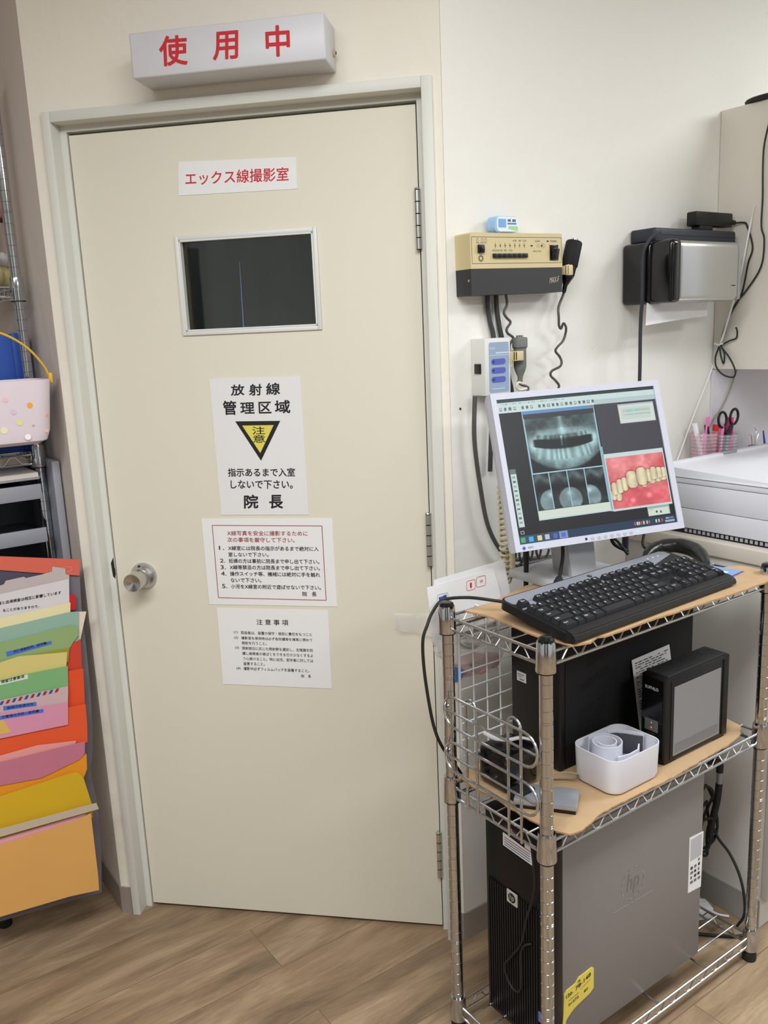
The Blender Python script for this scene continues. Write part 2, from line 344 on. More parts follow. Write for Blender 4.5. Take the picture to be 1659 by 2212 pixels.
POCKET = {
 'backing': (0, [(-0.237, 1.057), (0.005, 0.973), (-0.0, 0.885), (0.0, 0.78), (-0.001, 0.726), (-0.004, 0.634), (-0.011, 0.538), (-0.018, 0.486), (-0.033, 0.434), (-0.024, 0.416), (-0.019, 0.358), (-0.023, 0.222), (-0.035, 0.1), (-0.114, 0.099), (-0.286, 0.092), (-0.362, 0.09)]),
 'navy': (0.002, [(-0.24, 1.029), (-0.07, 0.992), (-0.051, 0.978), (-0.115, 0.968), (-0.178, 0.962), (-0.249, 0.956)]),
 'salmon': (0.006, [(-0.236, 1.059), (0.01, 1.014), (0.004, 0.974), (-0.081, 0.992), (-0.24, 1.029)]),
 'clear': (0.01, [(-0.249, 0.958), (-0.167, 0.978), (-0.162, 0.986), (-0.121, 0.99), (-0.117, 0.986), (-0.079, 0.99), (-0.057, 0.994), (-0.055, 1.006), (-0.026, 0.997), (-0.027, 0.983), (-0.019, 0.979), (-0.03, 0.876), (-0.257, 0.891)]),
 'white': (0.014, [(-0.249, 0.956), (-0.178, 0.956), (-0.021, 0.971), (-0.03, 0.872), (-0.261, 0.863)]),
 'redtab': (0.012, [(-0.035, 0.931), (-0.01, 0.928), (-0.014, 0.891), (-0.039, 0.89)]),
 'cream': (0.018, [(-0.257, 0.891), (-0.185, 0.898), (-0.024, 0.912), (-0.031, 0.855), (-0.264, 0.836)]),
 'flap': (0.017, [(-0.013, 0.886), (0.01, 0.883), (-0.011, 0.815), (-0.021, 0.811)]),
 'bluegreen': (0.021, [(-0.26, 0.864), (-0.188, 0.874), (-0.029, 0.889), (-0.008, 0.887), (-0.016, 0.811), (-0.266, 0.814)]),
 'green1': (0.026, [(-0.264, 0.832), (-0.192, 0.839), (-0.027, 0.857), (-0.014, 0.847), (-0.015, 0.828), (-0.027, 0.815), (-0.039, 0.799), (-0.046, 0.782), (-0.201, 0.769), (-0.272, 0.77)]),
 'olive': (0.029, [(-0.135, 0.798), (-0.093, 0.8), (-0.039, 0.8), (-0.046, 0.765), (-0.116, 0.778)]),
 'red1': (0.024, [(-0.05, 0.794), (-0.038, 0.807), (-0.011, 0.816), (-0.017, 0.727), (-0.058, 0.728)]),
 'yellow1': (0.033, [(-0.268, 0.796), (-0.198, 0.793), (-0.155, 0.801), (-0.045, 0.792), (-0.054, 0.743), (-0.277, 0.727)]),
 'red2': (0.031, [(-0.057, 0.742), (-0.013, 0.742), (-0.021, 0.631), (-0.069, 0.635)]),
 'green2': (0.038, [(-0.275, 0.74), (-0.203, 0.75), (-0.14, 0.755), (-0.048, 0.758), (-0.055, 0.684), (-0.282, 0.683)]),
 'airmail': (0.043, [(-0.28, 0.695), (-0.209, 0.702), (-0.053, 0.708), (-0.06, 0.65), (-0.285, 0.662)]),
 'pink1': (0.048, [(-0.283, 0.668), (-0.212, 0.67), (-0.058, 0.667), (-0.064, 0.61), (-0.292, 0.606)]),
 'orange1': (0.044, [(-0.067, 0.653), (-0.018, 0.653), (-0.02, 0.599), (-0.024, 0.553), (-0.123, 0.541), (-0.298, 0.557), (-0.291, 0.616), (-0.071, 0.616)]),
 'pink2a': (0.049, [(-0.297, 0.559), (-0.225, 0.564), (-0.141, 0.572), (-0.05, 0.564), (-0.071, 0.518), (-0.301, 0.536)]),
 'pink2': (0.054, [(-0.297, 0.559), (-0.227, 0.549), (-0.121, 0.555), (-0.03, 0.56), (-0.034, 0.527), (-0.048, 0.515), (-0.14, 0.487), (-0.306, 0.491)]),
 'orange2': (0.051, [(-0.092, 0.524), (-0.047, 0.519), (-0.03, 0.525), (-0.033, 0.485), (-0.042, 0.465), (-0.067, 0.455), (-0.311, 0.454), (-0.303, 0.513)]),
 'yellow2': (0.058, [(-0.31, 0.457), (-0.237, 0.463), (-0.075, 0.485), (-0.061, 0.485), (-0.052, 0.48), (-0.044, 0.466), (-0.032, 0.39), (-0.034, 0.354), (-0.324, 0.349)]),
 'pinkstrip': (0.063, [(-0.323, 0.352), (-0.251, 0.355), (-0.049, 0.371), (-0.048, 0.328), (-0.326, 0.328)]),
 'tan': (0.067, [(-0.325, 0.336), (-0.252, 0.341), (-0.073, 0.36), (-0.037, 0.371), (-0.038, 0.195), (-0.04, 0.153), (-0.112, 0.156), (-0.276, 0.149), (-0.35, 0.147)]),
 'band': (0.074, [(-0.319, 0.382), (-0.246, 0.387), (-0.021, 0.399), (-0.017, 0.381), (-0.249, 0.366), (-0.321, 0.363)]),
 'label1': (0.0275, [(-0.182, 0.815), (-0.078, 0.825), (-0.078, 0.817), (-0.181, 0.803)]),
 'label2': (0.0395, [(-0.213, 0.745), (-0.14, 0.754), (-0.141, 0.743), (-0.214, 0.738)]),
 'label3': (0.0445, [(-0.203, 0.686), (-0.129, 0.682), (-0.13, 0.672), (-0.204, 0.675)]),
 'label4': (0.0495, [(-0.233, 0.665), (-0.115, 0.663), (-0.116, 0.654), (-0.234, 0.656)]),
 'note': (0.0505, [(-0.234, 0.662), (-0.206, 0.651), (-0.193, 0.618), (-0.239, 0.619)]),
}
POCKET_TEXT = [
 ('検査と血液検査は相互に影響しています', 0.0148, -0.194, 0.93, -0.043, 0.936, -0.193, 0.938),
 ('ることがありますので、', 0.0148, -0.177, 0.912, -0.096, 0.91, -0.177, 0.919),
 ('別に検査説明、説明書。', 0.0282, -0.165, 0.809, -0.087, 0.819, -0.165, 0.816),
 ('検査注意事項', 0.0402, -0.201, 0.742, -0.149, 0.747, -0.2, 0.75),
 ('超検内窓適合加', 0.0452, -0.196, 0.677, -0.137, 0.676, -0.195, 0.683),
 ('行動後の予防・説明書', 0.0502, -0.209, 0.658, -0.126, 0.657, -0.208, 0.665),
]
# ================================================================== the setting
m = MB(); m.box(-2.6, 4.2, -2.6, 4.2, -0.05, 0, floor_material()); m.build('floor', loc=(0, 0, 0), kind='structure')
m = MB(); m.box(-2.6, 4.2, -2.6, 4.2, CEIL, CEIL+0.05, M_ceil); m.build('ceiling', loc=(0, 0, 0), kind='structure')
WY = 1.487   # plane of the right-hand wall
def wallprism(name, foot, mt, z0=0, z1=CEIL):
    m = MB(); m.slab(foot, z0, z1, mt); return m
# wall with the door: three pieces around the opening, one mesh
SL, SR = -0.072, 0.866
m = MB(); Mdoor = Matrix.Translation(D0) @ Matrix.Rotation(DTH, 4, 'Z')
m.box(SL, -0.030, -0.034, 0.10, 0, CEIL, M_wallA); m.box(0.838, SR, -0.034, 0.10, 0, CEIL, M_wallA); m.box(-0.030, 0.838, -0.034, 0.10, 2.034, CEIL, M_wallA)
m.build('wall_back', loc=D0, rotz=DTH, kind='structure')
cr = dw(SR, -0.034); cb = dw(SR, 0.10)
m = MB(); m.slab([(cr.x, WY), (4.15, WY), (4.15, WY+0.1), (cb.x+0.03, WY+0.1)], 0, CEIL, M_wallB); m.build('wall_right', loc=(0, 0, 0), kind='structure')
cl = dw(SL, -0.034); clb = dw(SL, 0.10)
XL = cl.x
m = MB(); m.slab([(XL, cl.y), (clb.x, clb.y), (XL+0.1, 3.6), (XL, 3.6)], 0, CEIL, M_wallL); m.build('wall_left', loc=(0, 0, 0), kind='structure')
m = MB(); m.box(-2.6, XL+0.1, 3.6, 3.7, 0, CEIL, M_wallL); m.build('wall_alcove', loc=(0, 0, 0), kind='structure')
for nm, bx in (('wall_front', (-2.6, 4.2, -2.6, -2.5)), ('wall_far_left', (-2.6, -2.5, -2.5, 3.6)), ('wall_far_right', (4.1, 4.2, -2.5, 1.48))):
    m = MB(); m.box(*bx, 0, CEIL, M_room); m.build(nm, loc=(0, 0, 0), kind='structure')
# unseen dark panels added behind the camera to vary what the chrome reflects
m = MB(); m.box(-1.2, -0.3, -2.5, -2.46, 0, 2.05, mat('reflection_panel_brown', s2l(70, 62, 54), 0.6)); m.build('reflection_panel_1', loc=(0, 0, 0), kind='structure')
m = MB(); m.box(1.2, 2.9, -2.5, -2.47, 0.9, 2.1, mat('reflection_panel_grey', s2l(60, 66, 74), 0.2)); m.build('reflection_panel_2', loc=(0, 0, 0), kind='structure')
m = MB(); m.box(-2.5, -2.46, -1.6, -0.7, 0, 2.05, MATS['reflection_panel_brown']); m.build('reflection_panel_3', loc=(0, 0, 0), kind='structure')
m = MB(); m.box(-2.5, -2.47, 0.5, 1.9, 0.9, 2.1, MATS['reflection_panel_grey']); m.build('reflection_panel_4', loc=(0, 0, 0), kind='structure')
# baseboards
m = MB(); m.slab([(XL-0.003, cl.y-0.002), (XL, cl.y), (XL, 3.6), (XL-0.005, 3.6)], 0, 0.075, M_base)
m.build('baseboard_left', loc=(0, 0, 0), kind='structure')
m = MB(); m.box(SL-0.002, -0.041, -0.038, -0.034, 0, 0.078, M_base); m.box(0.849, SR, -0.038, -0.034, 0, 0.075, M_base)
m.build('baseboard_back', loc=D0, rotz=DTH, kind='structure')
m = MB(); m.slab([(cr.x-0.003, WY-0.001), (cr.x+0.012, WY-0.0055), (1.84, WY-0.0055), (1.84, WY), (cr.x+0.001, WY)], 0, 0.075, M_base)
m.build('baseboard_right', loc=(0, 0, 0), kind='structure')
# dark booth behind the door window
BX0, BX1, BY1, BZ = -0.05, 0.90, 1.2, 2.45
M_booth = mat('booth_wall', s2l(120, 118, 112), 0.8)
m = MB(); m.box(BX0, -0.03, 0.151, 0.15, 0, BZ, M_booth); m.box(0.838, BX1, 0.151, 0.19, 0, BZ, M_booth); m.box(-0.03, 0.838, 0.101, 0.19, 2.034, BZ, M_booth)
m.box(BX0-0.03, BX0, 0.101, BY1, 0, BZ, M_booth); m.box(BX1, BX1+0.03, 0.15, BY1, 0, BZ, M_booth)
m.box(BX0-0.05, BX1+0.05, BY1, BY1+0.05, 0, BZ, M_booth); m.box(BX0-0.05, BX1+0.05, 0.101, BY1+0.05, BZ, BZ+0.04, M_booth)
m.build('wall_booth', loc=D0, rotz=DTH, kind='structure')
# curtain of dark cloth, and a glowing strip standing for light through a gap
m = MB(); vs = []; fs = []; n = 90
for i in range(n+1):
    x = 0.03+0.84*i/n; y = 0.42+0.008*sin(x*70)+0.006*sin(x*31)
    vs += [(x, y, 0.2), (x, y, 2.2)]
fs = [(2*i, 2*i+2, 2*i+3, 2*i+1) for i in range(n)]
m.add(vs, fs, mat('curtain_cloth', s2l(150, 154, 148), 0.95)); cu = m.build('booth_curtain', loc=D0, rotz=DTH, fixn=False, label='dark grey curtain hanging behind the door window', cat='curtain')
so = cu.modifiers.new('t', 'SOLIDIFY'); so.thickness = 0.003
bl_ = bpy.data.lights.new('booth_fill', 'AREA'); bl_.size = 0.5; bl_.energy = 0.5; bl_.color = (0.85, 0.95, 1.0); blo = bpy.data.objects.new('booth_fill', bl_); COL.objects.link(blo); blo.location = dw(0.42, 0.29, 2.38); blo.rotation_euler = (0, 0, DTH); bl_.shape = 'RECTANGLE'; bl_.size_y = 0.15  # added fill that brightens the curtain; no lamp is seen in the booth
m = MB(); m.prism([(0.2505, 1.45), (0.2545, 1.45), (0.2565, 1.735), (0.2560, 1.735)], 0.385, 0.388, mat('gap_glow', (0.3, 0.4, 0.6), emit=s2l(120, 150, 215), es=0.55))
m.build('gap_glow_strip', loc=D0, rotz=DTH, label='thin bluish glowing strip standing for light through a curtain gap', cat='light')

# ---- the door
door = thing('door_1', 'cream hinged door with small dark window under a grey frame', 'door', D0, DTH, kind='structure')
m = MB()
for x0, x1 in ((-0.039, -0.018), (0.824, 0.847)): m.box(x0, x1, -0.044, 0.10, 0, 2.046, M_frame, bev=0.0015)
m.box(-0.018, -0.0025, -0.004, 0.10, 0, 2.023, M_frame); m.box(0.8085, 0.824, -0.004, 0.10, 0, 2.023, M_frame)
m.box(-0.018, 0.824, -0.044, 0.10, 2.023, 2.046, M_frame, bev=0.0015); m.box(-0.0025, 0.8085, -0.004, 0.10, 2.009, 2.023, M_frame)
m.box(-0.003, 0.008, 0.038, 0.10, 0, 2.009, M_dark); m.box(0.799, 0.809, 0.038, 0.10, 0, 2.009, M_dark); m.box(0, 0.806, 0.038, 0.10, 1.995, 2.009, M_dark)
m.build('door_frame', door)
m = MB(); hx0, hx1, hz0, hz1 = 0.246, 0.565, 1.550, 1.756
vs = []
for y in (0.0, 0.036):
    vs += [(0.0005, y, 0.010), (0.8055, y, 0.010), (0.8055, y, 2.002), (0.0005, y, 2.002), (hx0, y, hz0), (hx1, y, hz0), (hx1, y, hz1), (hx0, y, hz1)]
fs = [(i, (i+1) % 4, 4+(i+1) % 4, 4+i) for i in range(4)]; fs += [tuple(8+k for k in f)[::-1] for f in fs]
fs += [(i, 8+i, 8+(i+1) % 4, (i+1) % 4) for i in range(4)]+[(4+i, 4+(i+1) % 4, 12+(i+1) % 4, 12+i) for i in range(4)]
m.add(vs, fs, M_door)
m.build('door_leaf', door, smooth=False)
m = MB(); t = 0.0095
M_trimw = mat('window_trim_paint', s2l(216, 217, 214), 0.4)
for bx in ((hx0-t, hx0, hz0-t, hz1+t), (hx1, hx1+t, hz0-t, hz1+t), (hx0, hx1, hz0-t, hz0), (hx0, hx1, hz1, hz1+t)):
    m.box(bx[0], bx[1], -0.005, 0.0, bx[2], bx[3], M_trimw, bev=0.0015)
t2 = 0.004
for bx in ((hx0, hx0+t2, hz0, hz1), (hx1-t2, hx1, hz0, hz1), (hx0, hx1, hz0, hz0+t2), (hx0, hx1, hz1-t2, hz1)):
    m.box(bx[0], bx[1], -0.005, 0.012, bx[2], bx[3], M_trimw)
wf = m.build('window_frame', door)
m = MB(); m.box(hx0+t2, hx0+0.012, 0.016, 0.036, hz0+t2, hz1-t2, mat('inner_wood', s2l(120, 104, 84), 0.5)); m.build('inner_bead', wf)
m = MB(); m.box(hx0+t2, hx1-t2, 0.010, 0.015, hz0+t2, hz1-t2, mat('window_glass', (0.55, 0.58, 0.55), 0.02, trans=1.0, ior=1.45)); m.build('window_pane', wf)
for zc in (1.765, 1.045, 0.218):
    m = MB(); h = 0.0625; x = 0.8045; y = -0.009
    for k in range(5):
        a = zc-h+k*0.025; m.cyl((x, y, a+0.0012), (x, y, a+0.0238), 0.0068, M_zinc, n=16)
    m.cyl((x, y, zc-h), (x, y, zc+h), 0.0055, M_black, n=12); m.lathe([(0.0058, 0), (0.0072, 0.001), (0.006, 0.004), (0.001, 0.0055)], M_zinc, (x, y, zc+h), n=16)
    m.box(x-0.004, x+0.004, -0.006, 0.002, zc-h, zc+h, M_zinc)
    m.build('hinge', door)
kz = 0.951; kx = 0.0735
m = MB(); m.lathe([(0.0345, 0), (0.0345, 0.003), (0.033, 0.007), (0.028, 0.014), (0.0235, 0.019), (0.0225, 0.021)], M_steel, (kx, 0, kz), (0, -1, 0), 40)
m.lathe([(0.0035, 0), (0.0035, 0.004), (0.002, 0.0045)], M_black, (kx-0.004, -0.011, kz+0.026), (0, -0.8, 0.6), 12)
rose = m.build('knob_rose', door)
m = MB(); m.lathe([(0.0215, 0.017), (0.0215, 0.028), (0.023, 0.033), (0.0232, 0.066), (0.0225, 0.068), (0.021, 0.068), (0.004, 0.061), (0.0005, 0.0605)], chrome_material('brushed_knob', (0.58, 0.57, 0.55), 0.22), (kx, 0, kz), (0, -1, 0), 40)
m.build('door_knob', door)
m = MB(); m.prism([(-0.011, 0.985), (-0.003, 1.0), (-0.0022, 0.955), (-0.0035, 0.944), (-0.009, 0.95)], -0.0046, -0.002, M_dark); m.build('strike_plate', door, label='chipped black latch recess in the frame')

# ---- notices on the door
def paper(pts, m, y0=-0.0012, y1=-0.0002, mt=None): m.prism([pts[3], pts[2], pts[1], pts[0]], y0, y1, mt or M_paper)
TY = -0.0016
def put(m, lst, mt, y=TY, bold=0.0):
    for t in lst: m.text(t[0], y, (t[1], t[2]), (t[3], t[4]), (t[5], t[6]), mt, bold)
def line(m, a, b, w, mt, y=TY):
    d = Vector((b[0]-a[0], b[1]-a[1])); n = Vector((-d.y, d.x)).normalized()*w/2
    m.quad((a[0]-n.x, y, a[1]-n.y), (b[0]-n.x, y, b[1]-n.y), (b[0]+n.x, y, b[1]+n.y), (a[0]+n.x, y, a[1]+n.y), mt)
g = SIGNS['s1']; m = MB(); paper(g['c'], m); put(m, g['t'], M_red, bold=0.006)
m.build('door_sign', loc=D0, rotz=DTH, fixn=False, smooth=False, label='white strip sign with red Japanese lettering above the door window', cat='sign')
g = SIGNS['s2']; m = MB(); paper(g['c'], m, mt=mat('glossy_card', s2l(226, 226, 226), 0.3)); put(m, g['t'][:7], M_ink, bold=0.014)
tr = g['tri']; m.add([(x, TY, z) for x, z in tr], [(0, 2, 1)], M_ink); m.add([(x, TY-0.0002, z) for x, z in g['tri2']], [(0, 2, 1)], M_yel)
put(m, g['t'][7:9], M_ink, TY-0.0004, 0.006); put(m, g['t'][9:11], M_ink, bold=0.011); put(m, g['t'][11:], M_ink, bold=0.016)
m.build('warning_notice', loc=D0, rotz=DTH, fixn=False, smooth=False, label='white notice with yellow and black warning triangle on the door', cat='notice')
g = SIGNS['s3']; m = MB(); paper(g['c'], m); b = g['b']
for i in range(4): line(m, b[i], b[(i+1) % 4], 0.0016, M_dred)
put(m, g['t'][:2], M_dred, bold=0.006); put(m, g['t'][2:], M_ink, bold=0.010)
m.build('rules_notice', loc=D0, rotz=DTH, fixn=False, smooth=False, label='white rules notice with thin red border and five numbered lines', cat='notice')
g = SIGNS['s4']; m = MB(); paper(g['c'], m); put(m, g['t'][:1], M_ink, bold=0.006); put(m, g['t'][1:], M_ink, bold=0.006)
m.build('cautions_notice', loc=D0, rotz=DTH, fixn=False, smooth=False, label='lowest white notice on the door, small black text without a border', cat='notice')
# in-use lamp box above the door
lamp = thing('in_use_sign_box', 'grey white lamp box with red characters above the door frame', 'sign', dw(0.437, -0.034, 2.113), DTH)
M_lamp = mat('milky_acrylic', s2l(205, 205, 209), 0.35, noise=(9, 0.05, 3))
m = MB(); m.box(-0.208, 0.208, -0.096, 0, -0.044, 0.044, M_lamp, bev=0.004, seg=3); m.build('housing', lamp)
for t in SIGNS['lamp']['t']:
    m = MB(); m.text(t[0], -0.0966, (t[1]-0.437, t[2]-2.113), (t[3]-0.437, t[4]-2.113), (t[5]-0.437, t[6]-2.113), M_red, 0.013); m.build('character', lamp, fixn=False, smooth=False, label='red painted character')
m = MB(); m.lathe([(0.008, 0), (0.008, 0.003), (0.005, 0.005)], mat('old_beige', s2l(190, 172, 140), 0.5), (0.208, -0.022, -0.012), (1, 0, 0), 16); m.lathe([(0.003, 0), (0.003, 0.006)], M_dark, (0.208, -0.022, -0.012), (1, 0, 0), 12); m.build('side_cap', lamp)
# crumpled clear tape at the hinge side
vs = []; rnd = random.Random(3)
for i in range(11):
    for j in range(4):
        vs.append((0.715+0.011*i, -0.004-0.012*rnd.random()-(0.05 if i > 8 else 0)*0.3, 0.862-0.014*j-0.0006*i*j+0.004*rnd.random()))
m = MB(); m.add(vs, [(i*4+j, i*4+j+1, (i+1)*4+j+1, (i+1)*4+j) for i in range(10) for j in range(3)], mat('clear_tape', (0.85, 0.85, 0.83), 0.12, spec=0.8, alpha=0.35))
tp = m.build('clear_tape', loc=D0, rotz=DTH, fixn=False, label='crumpled strip of clear tape stuck to the door edge by the rack', cat='tape')
# ================================================================== on the right-hand wall
M_beige = mat('aged_beige_plastic', s2l(206, 190, 146), 0.5, noise=(5, 0.03, 2))
M_cab = mat('charcoal_plastic', s2l(50, 49, 50), 0.5)
def pts3(lst, y): return [(a, y, b) for a, b in lst]
# x-ray controller
ct = thing('xray_controller', 'beige and black x-ray control box with buttons on the wall', 'control box', (1.400, WY, 1.600)); ct.rotation_euler = (0, radians(-1.1), 0)
m = MB(); m.prism([(-0.140, 0.0555), (0.140, 0.0555), (0.140, 0.127), (0.137, 0.130), (-0.137, 0.130), (-0.140, 0.127)], -0.051, 0, M_beige)
for a, b in (((-0.136, 0.121), (0.137, 0.121)), ((-0.136, 0.066), (0.137, 0.066)), ((-0.136, 0.066), (-0.136, 0.121)), ((0.137, 0.066), (0.137, 0.121))): line(m, a, b, 0.0008, M_ink, -0.0513)
for k, x in enumerate((-0.122, -0.108, -0.098)):
    for a, b in (((x, 0.110), (x, 0.116)), ((x+0.005, 0.110), (x+0.005, 0.116)), ((x, 0.110), (x+0.005, 0.110)), ((x, 0.116), (x+0.0025, 0.119)), ((x+0.005, 0.116), (x+0.0025, 0.119))): line(m, a, b, 0.0006, M_ink2, -0.0513)
line(m, (-0.124, 0.1085), (-0.094, 0.1085), 0.0005, M_ink2, -0.0513)
for k in range(7):
    x = -0.068+k*0.0145; hh = 0.0045 if k % 2 else 0.0055
    for a, b in (((x-0.002, 0.1035), (x, 0.1035-hh)), ((x, 0.1035-hh), (x+0.002, 0.1035)), ((x-0.002, 0.1035), (x, 0.1035+hh)), ((x, 0.1035+hh), (x+0.002, 0.1035))): line(m, a, b, 0.0005, M_ink2, -0.0513)
    m.prism([(x-0.001, 0.1025), (x+0.001, 0.1025), (x+0.001, 0.1045), (x-0.001, 0.1045)], -0.0514, -0.0512, M_ink)
m.text('678', -0.0513, (-0.015, 0.112), (-0.005, 0.112), (-0.015, 0.1155), M_ink2); m.text('45', -0.0513, (0.001, 0.112), (0.009, 0.112), (0.001, 0.1155), M_ink2); m.text('123', -0.0513, (0.015, 0.112), (0.025, 0.112), (0.015, 0.1155), M_ink2)
m.text('OCCLUSAL 678', -0.0513, (-0.078, 0.0915), (-0.048, 0.0915), (-0.078, 0.095), M_ink2); m.text('45', -0.0513, (-0.043, 0.0915), (-0.035, 0.0915), (-0.043, 0.095), M_ink2); m.text('123', -0.0513, (-0.029, 0.0915), (-0.018, 0.0915), (-0.029, 0.095), M_ink2)
m.text('X-RAY', -0.0513, (0.053, 0.111), (0.069, 0.111), (0.053, 0.115), M_ink); m.text('60kVp 10mA', -0.0513, (0.046, 0.089), (0.072, 0.089), (0.046, 0.093), M_ink2)
m.text('POWER', -0.0513, (0.101, 0.111), (0.122, 0.111), (0.101, 0.115), M_ink); m.prism([(0.090, 0.1115), (0.096, 0.1115), (0.096, 0.1145), (0.090, 0.1145)], -0.0513, -0.0511, M_ink)
for cx_, rr in ((0.062, 0.004), (0.077, 0.006)):
    for k in range(14):
        a, b = 2*pi*k/14, 2*pi*(k+1)/14; line(m, (cx_+rr*cos(a), 0.103+rr*sin(a)*0.8), (cx_+rr*cos(b), 0.103+rr*sin(b)*0.8), 0.0005, M_ink2, -0.0513)
m.prism([(0.039, 0.1015), (0.045, 0.1015), (0.045, 0.1045), (0.039, 0.1045)], -0.0513, -0.0511, M_ink); m.prism([(0.072, 0.1015), (0.077, 0.1015), (0.077, 0.1045), (0.072, 0.1045)], -0.0514, -0.0511, M_ink)
for k in range(10):
    a = 2*pi*k/10; line(m, (-0.111+0.005*cos(a), 0.077+0.005*sin(a)), (-0.111+0.008*cos(a), 0.077+0.008*sin(a)), 0.0016, M_ink, -0.0513)
for k in range(12):
    a, b = 2*pi*k/12, 2*pi*(k+1)/12; line(m, (-0.111+0.0045*cos(a), 0.077+0.0045*sin(a)), (-0.111+0.0045*cos(b), 0.077+0.0045*sin(b)), 0.0012, M_ink, -0.0513)
m.build('housing', ct, ang=30)
m = MB(); m.prism([(-0.140, 0.0), (0.137, 0.0), (0.1395, 0.015), (0.140, 0.055), (-0.140, 0.055)], -0.0505, -0.0005, M_cab)
m.text('MAX-F', -0.0508, (0.097, 0.020), (0.127, 0.023), (0.099, 0.033), mat('silver_ink', s2l(190, 185, 165), 0.4), 0.0)
m.lathe([(0.003, 0), (0.0028, 0.0015), (0.001, 0.002)], M_zinc, (-0.140, -0.044, 0.031), (-1, 0, 0), 12); m.build('lower_cover', ct)
m = MB(); m.box(-0.120, -0.103, -0.056, -0.051, 0.088, 0.105, M_black, bev=0.001); m.box(-0.117, -0.106, -0.060, -0.056, 0.092, 0.100, M_black, bev=0.001); m.build('selector_switch', ct)
for k in range(7):
    m = MB(); m.box(-0.0770+k*0.0148, -0.0630+k*0.0148, -0.056, -0.051, 0.0775, 0.0865, M_black, bev=0.0008); m.build('push_button', ct)
m = MB(); m.box(0.099, 0.126, -0.0525, -0.051, 0.071, 0.105, M_gloss, bev=0.0005)
m.box(0.103, 0.122, -0.060, -0.052, 0.074, 0.098, M_gloss, bev=0.002, M=Matrix.Translation((0, -0.052, 0.088)) @ Matrix.Rotation(radians(14), 4, 'X') @ Matrix.Translation((0, 0.052, -0.088))); m.build('power_switch', ct)
# hand switch holders and switches
m = MB(); m.box(1.540, 1.552, 1.445, 1.470, 1.642, 1.662, M_beige, bev=0.002); m.box(1.550, 1.572, 1.432, 1.440, 1.640, 1.664, M_beige, bev=0.003); m.box(1.550, 1.572, 1.474, 1.480, 1.640, 1.664, M_beige, bev=0.002); m.box(1.550, 1.556, 1.432, 1.480, 1.642, 1.662, M_beige, bev=0.001)
m.build('switch_clip', label='beige clip on the right side of the control box holding the black switch', cat='clip')
ax = Vector((0.018, 0, 0.058)).normalized(); p0 = Vector((1.5835, 1.456, 1.662))
hs = thing('hand_switch', 'black cylindrical hand switch clipped right of the control box', 'switch', p0)
m = MB(); m.lathe([(0.0185, 0.0), (0.0195, 0.002), (0.0195, 0.056), (0.0175, 0.059), (0.013, 0.060)], M_matte, (0, 0, 0), ax, 32)
m.lathe([(0.005, -0.062), (0.0055, -0.046), (0.010, -0.036), (0.0165, -0.022), (0.0175, 0.0)], M_gloss, (0, 0, 0), ax, 28); m.build('grip', hs)
m = MB(); m.lathe([(0.011, 0.0595), (0.011, 0.062), (0.0075, 0.063), (0.0075, 0.0655), (0.001, 0.066)], M_chrome, (0, 0, 0), ax, 24); m.build('push_button', hs)
cordA = [(1.574, 1.618), (1.565, 1.593), (1.546, 1.568), (1.544, 1.545), (1.551, 1.526), (1.559, 1.519), (1.561, 1.531), (1.57, 1.521), (1.574, 1.505), (1.563, 1.489), (1.54, 1.477), (1.536, 1.467), (1.555, 1.453), (1.557, 1.44), (1.547, 1.43), (1.526, 1.421), (1.524, 1.41), (1.536, 1.396), (1.545, 1.382), (1.532, 1.36), (1.53, 1.34), (1.546, 1.325), (1.54, 1.30), (1.525, 1.28), (1.53, 1.2), (1.50, 1.08), (1.44, 1.02)]
M_cord = mat('grey_cord', s2l(78, 76, 74), 0.5)
m = MB(); m.M = Matrix.Translation(-Vector(hs.location)); ys = [1.456+0.004*sin(i*1.7) for i in range(len(cordA))]; m.tube(smoothpath([(a, y, b) for (a, b), y in zip(cordA, ys)], 6), 0.0030, M_cord, 8); m.build('cord', hs, label='wavy grey cord')
M_swg = mat('switch_grey', s2l(112, 113, 108), 0.55)
h2 = thing('hand_switch', 'grey hand switch with chrome button clipped beside the small box', 'switch', (1.416, 1.452, 1.410))
m = MB(); m.lathe([(0.0055, -0.008), (0.006, 0.004), (0.012, 0.018), (0.0145, 0.028), (0.0145, 0.068), (0.0175, 0.072), (0.0175, 0.090), (0.016, 0.0935), (0.010, 0.094)], M_swg, (0, 0, 0), n=28); m.build('grip', h2)
m = MB(); m.lathe([(0.0085, 0.0935), (0.0085, 0.098), (0.006, 0.099), (0.001, 0.0992)], M_chrome, (0, 0, 0), n=20); m.build('push_button', h2)
m = MB(); m.box(1.374, 1.384, 1.442, 1.462, 1.438, 1.474, M_beige, bev=0.002); m.box(1.380, 1.407, 1.430, 1.437, 1.452, 1.474, M_beige, bev=0.002); m.box(1.380, 1.386, 1.430, 1.474, 1.452, 1.474, M_beige, bev=0.001); m.box(1.380, 1.433, 1.468, 1.474, 1.452, 1.474, M_beige, bev=0.001)
m.build('switch_clip', label='beige clip on the small box holding the grey hand switch', cat='clip')
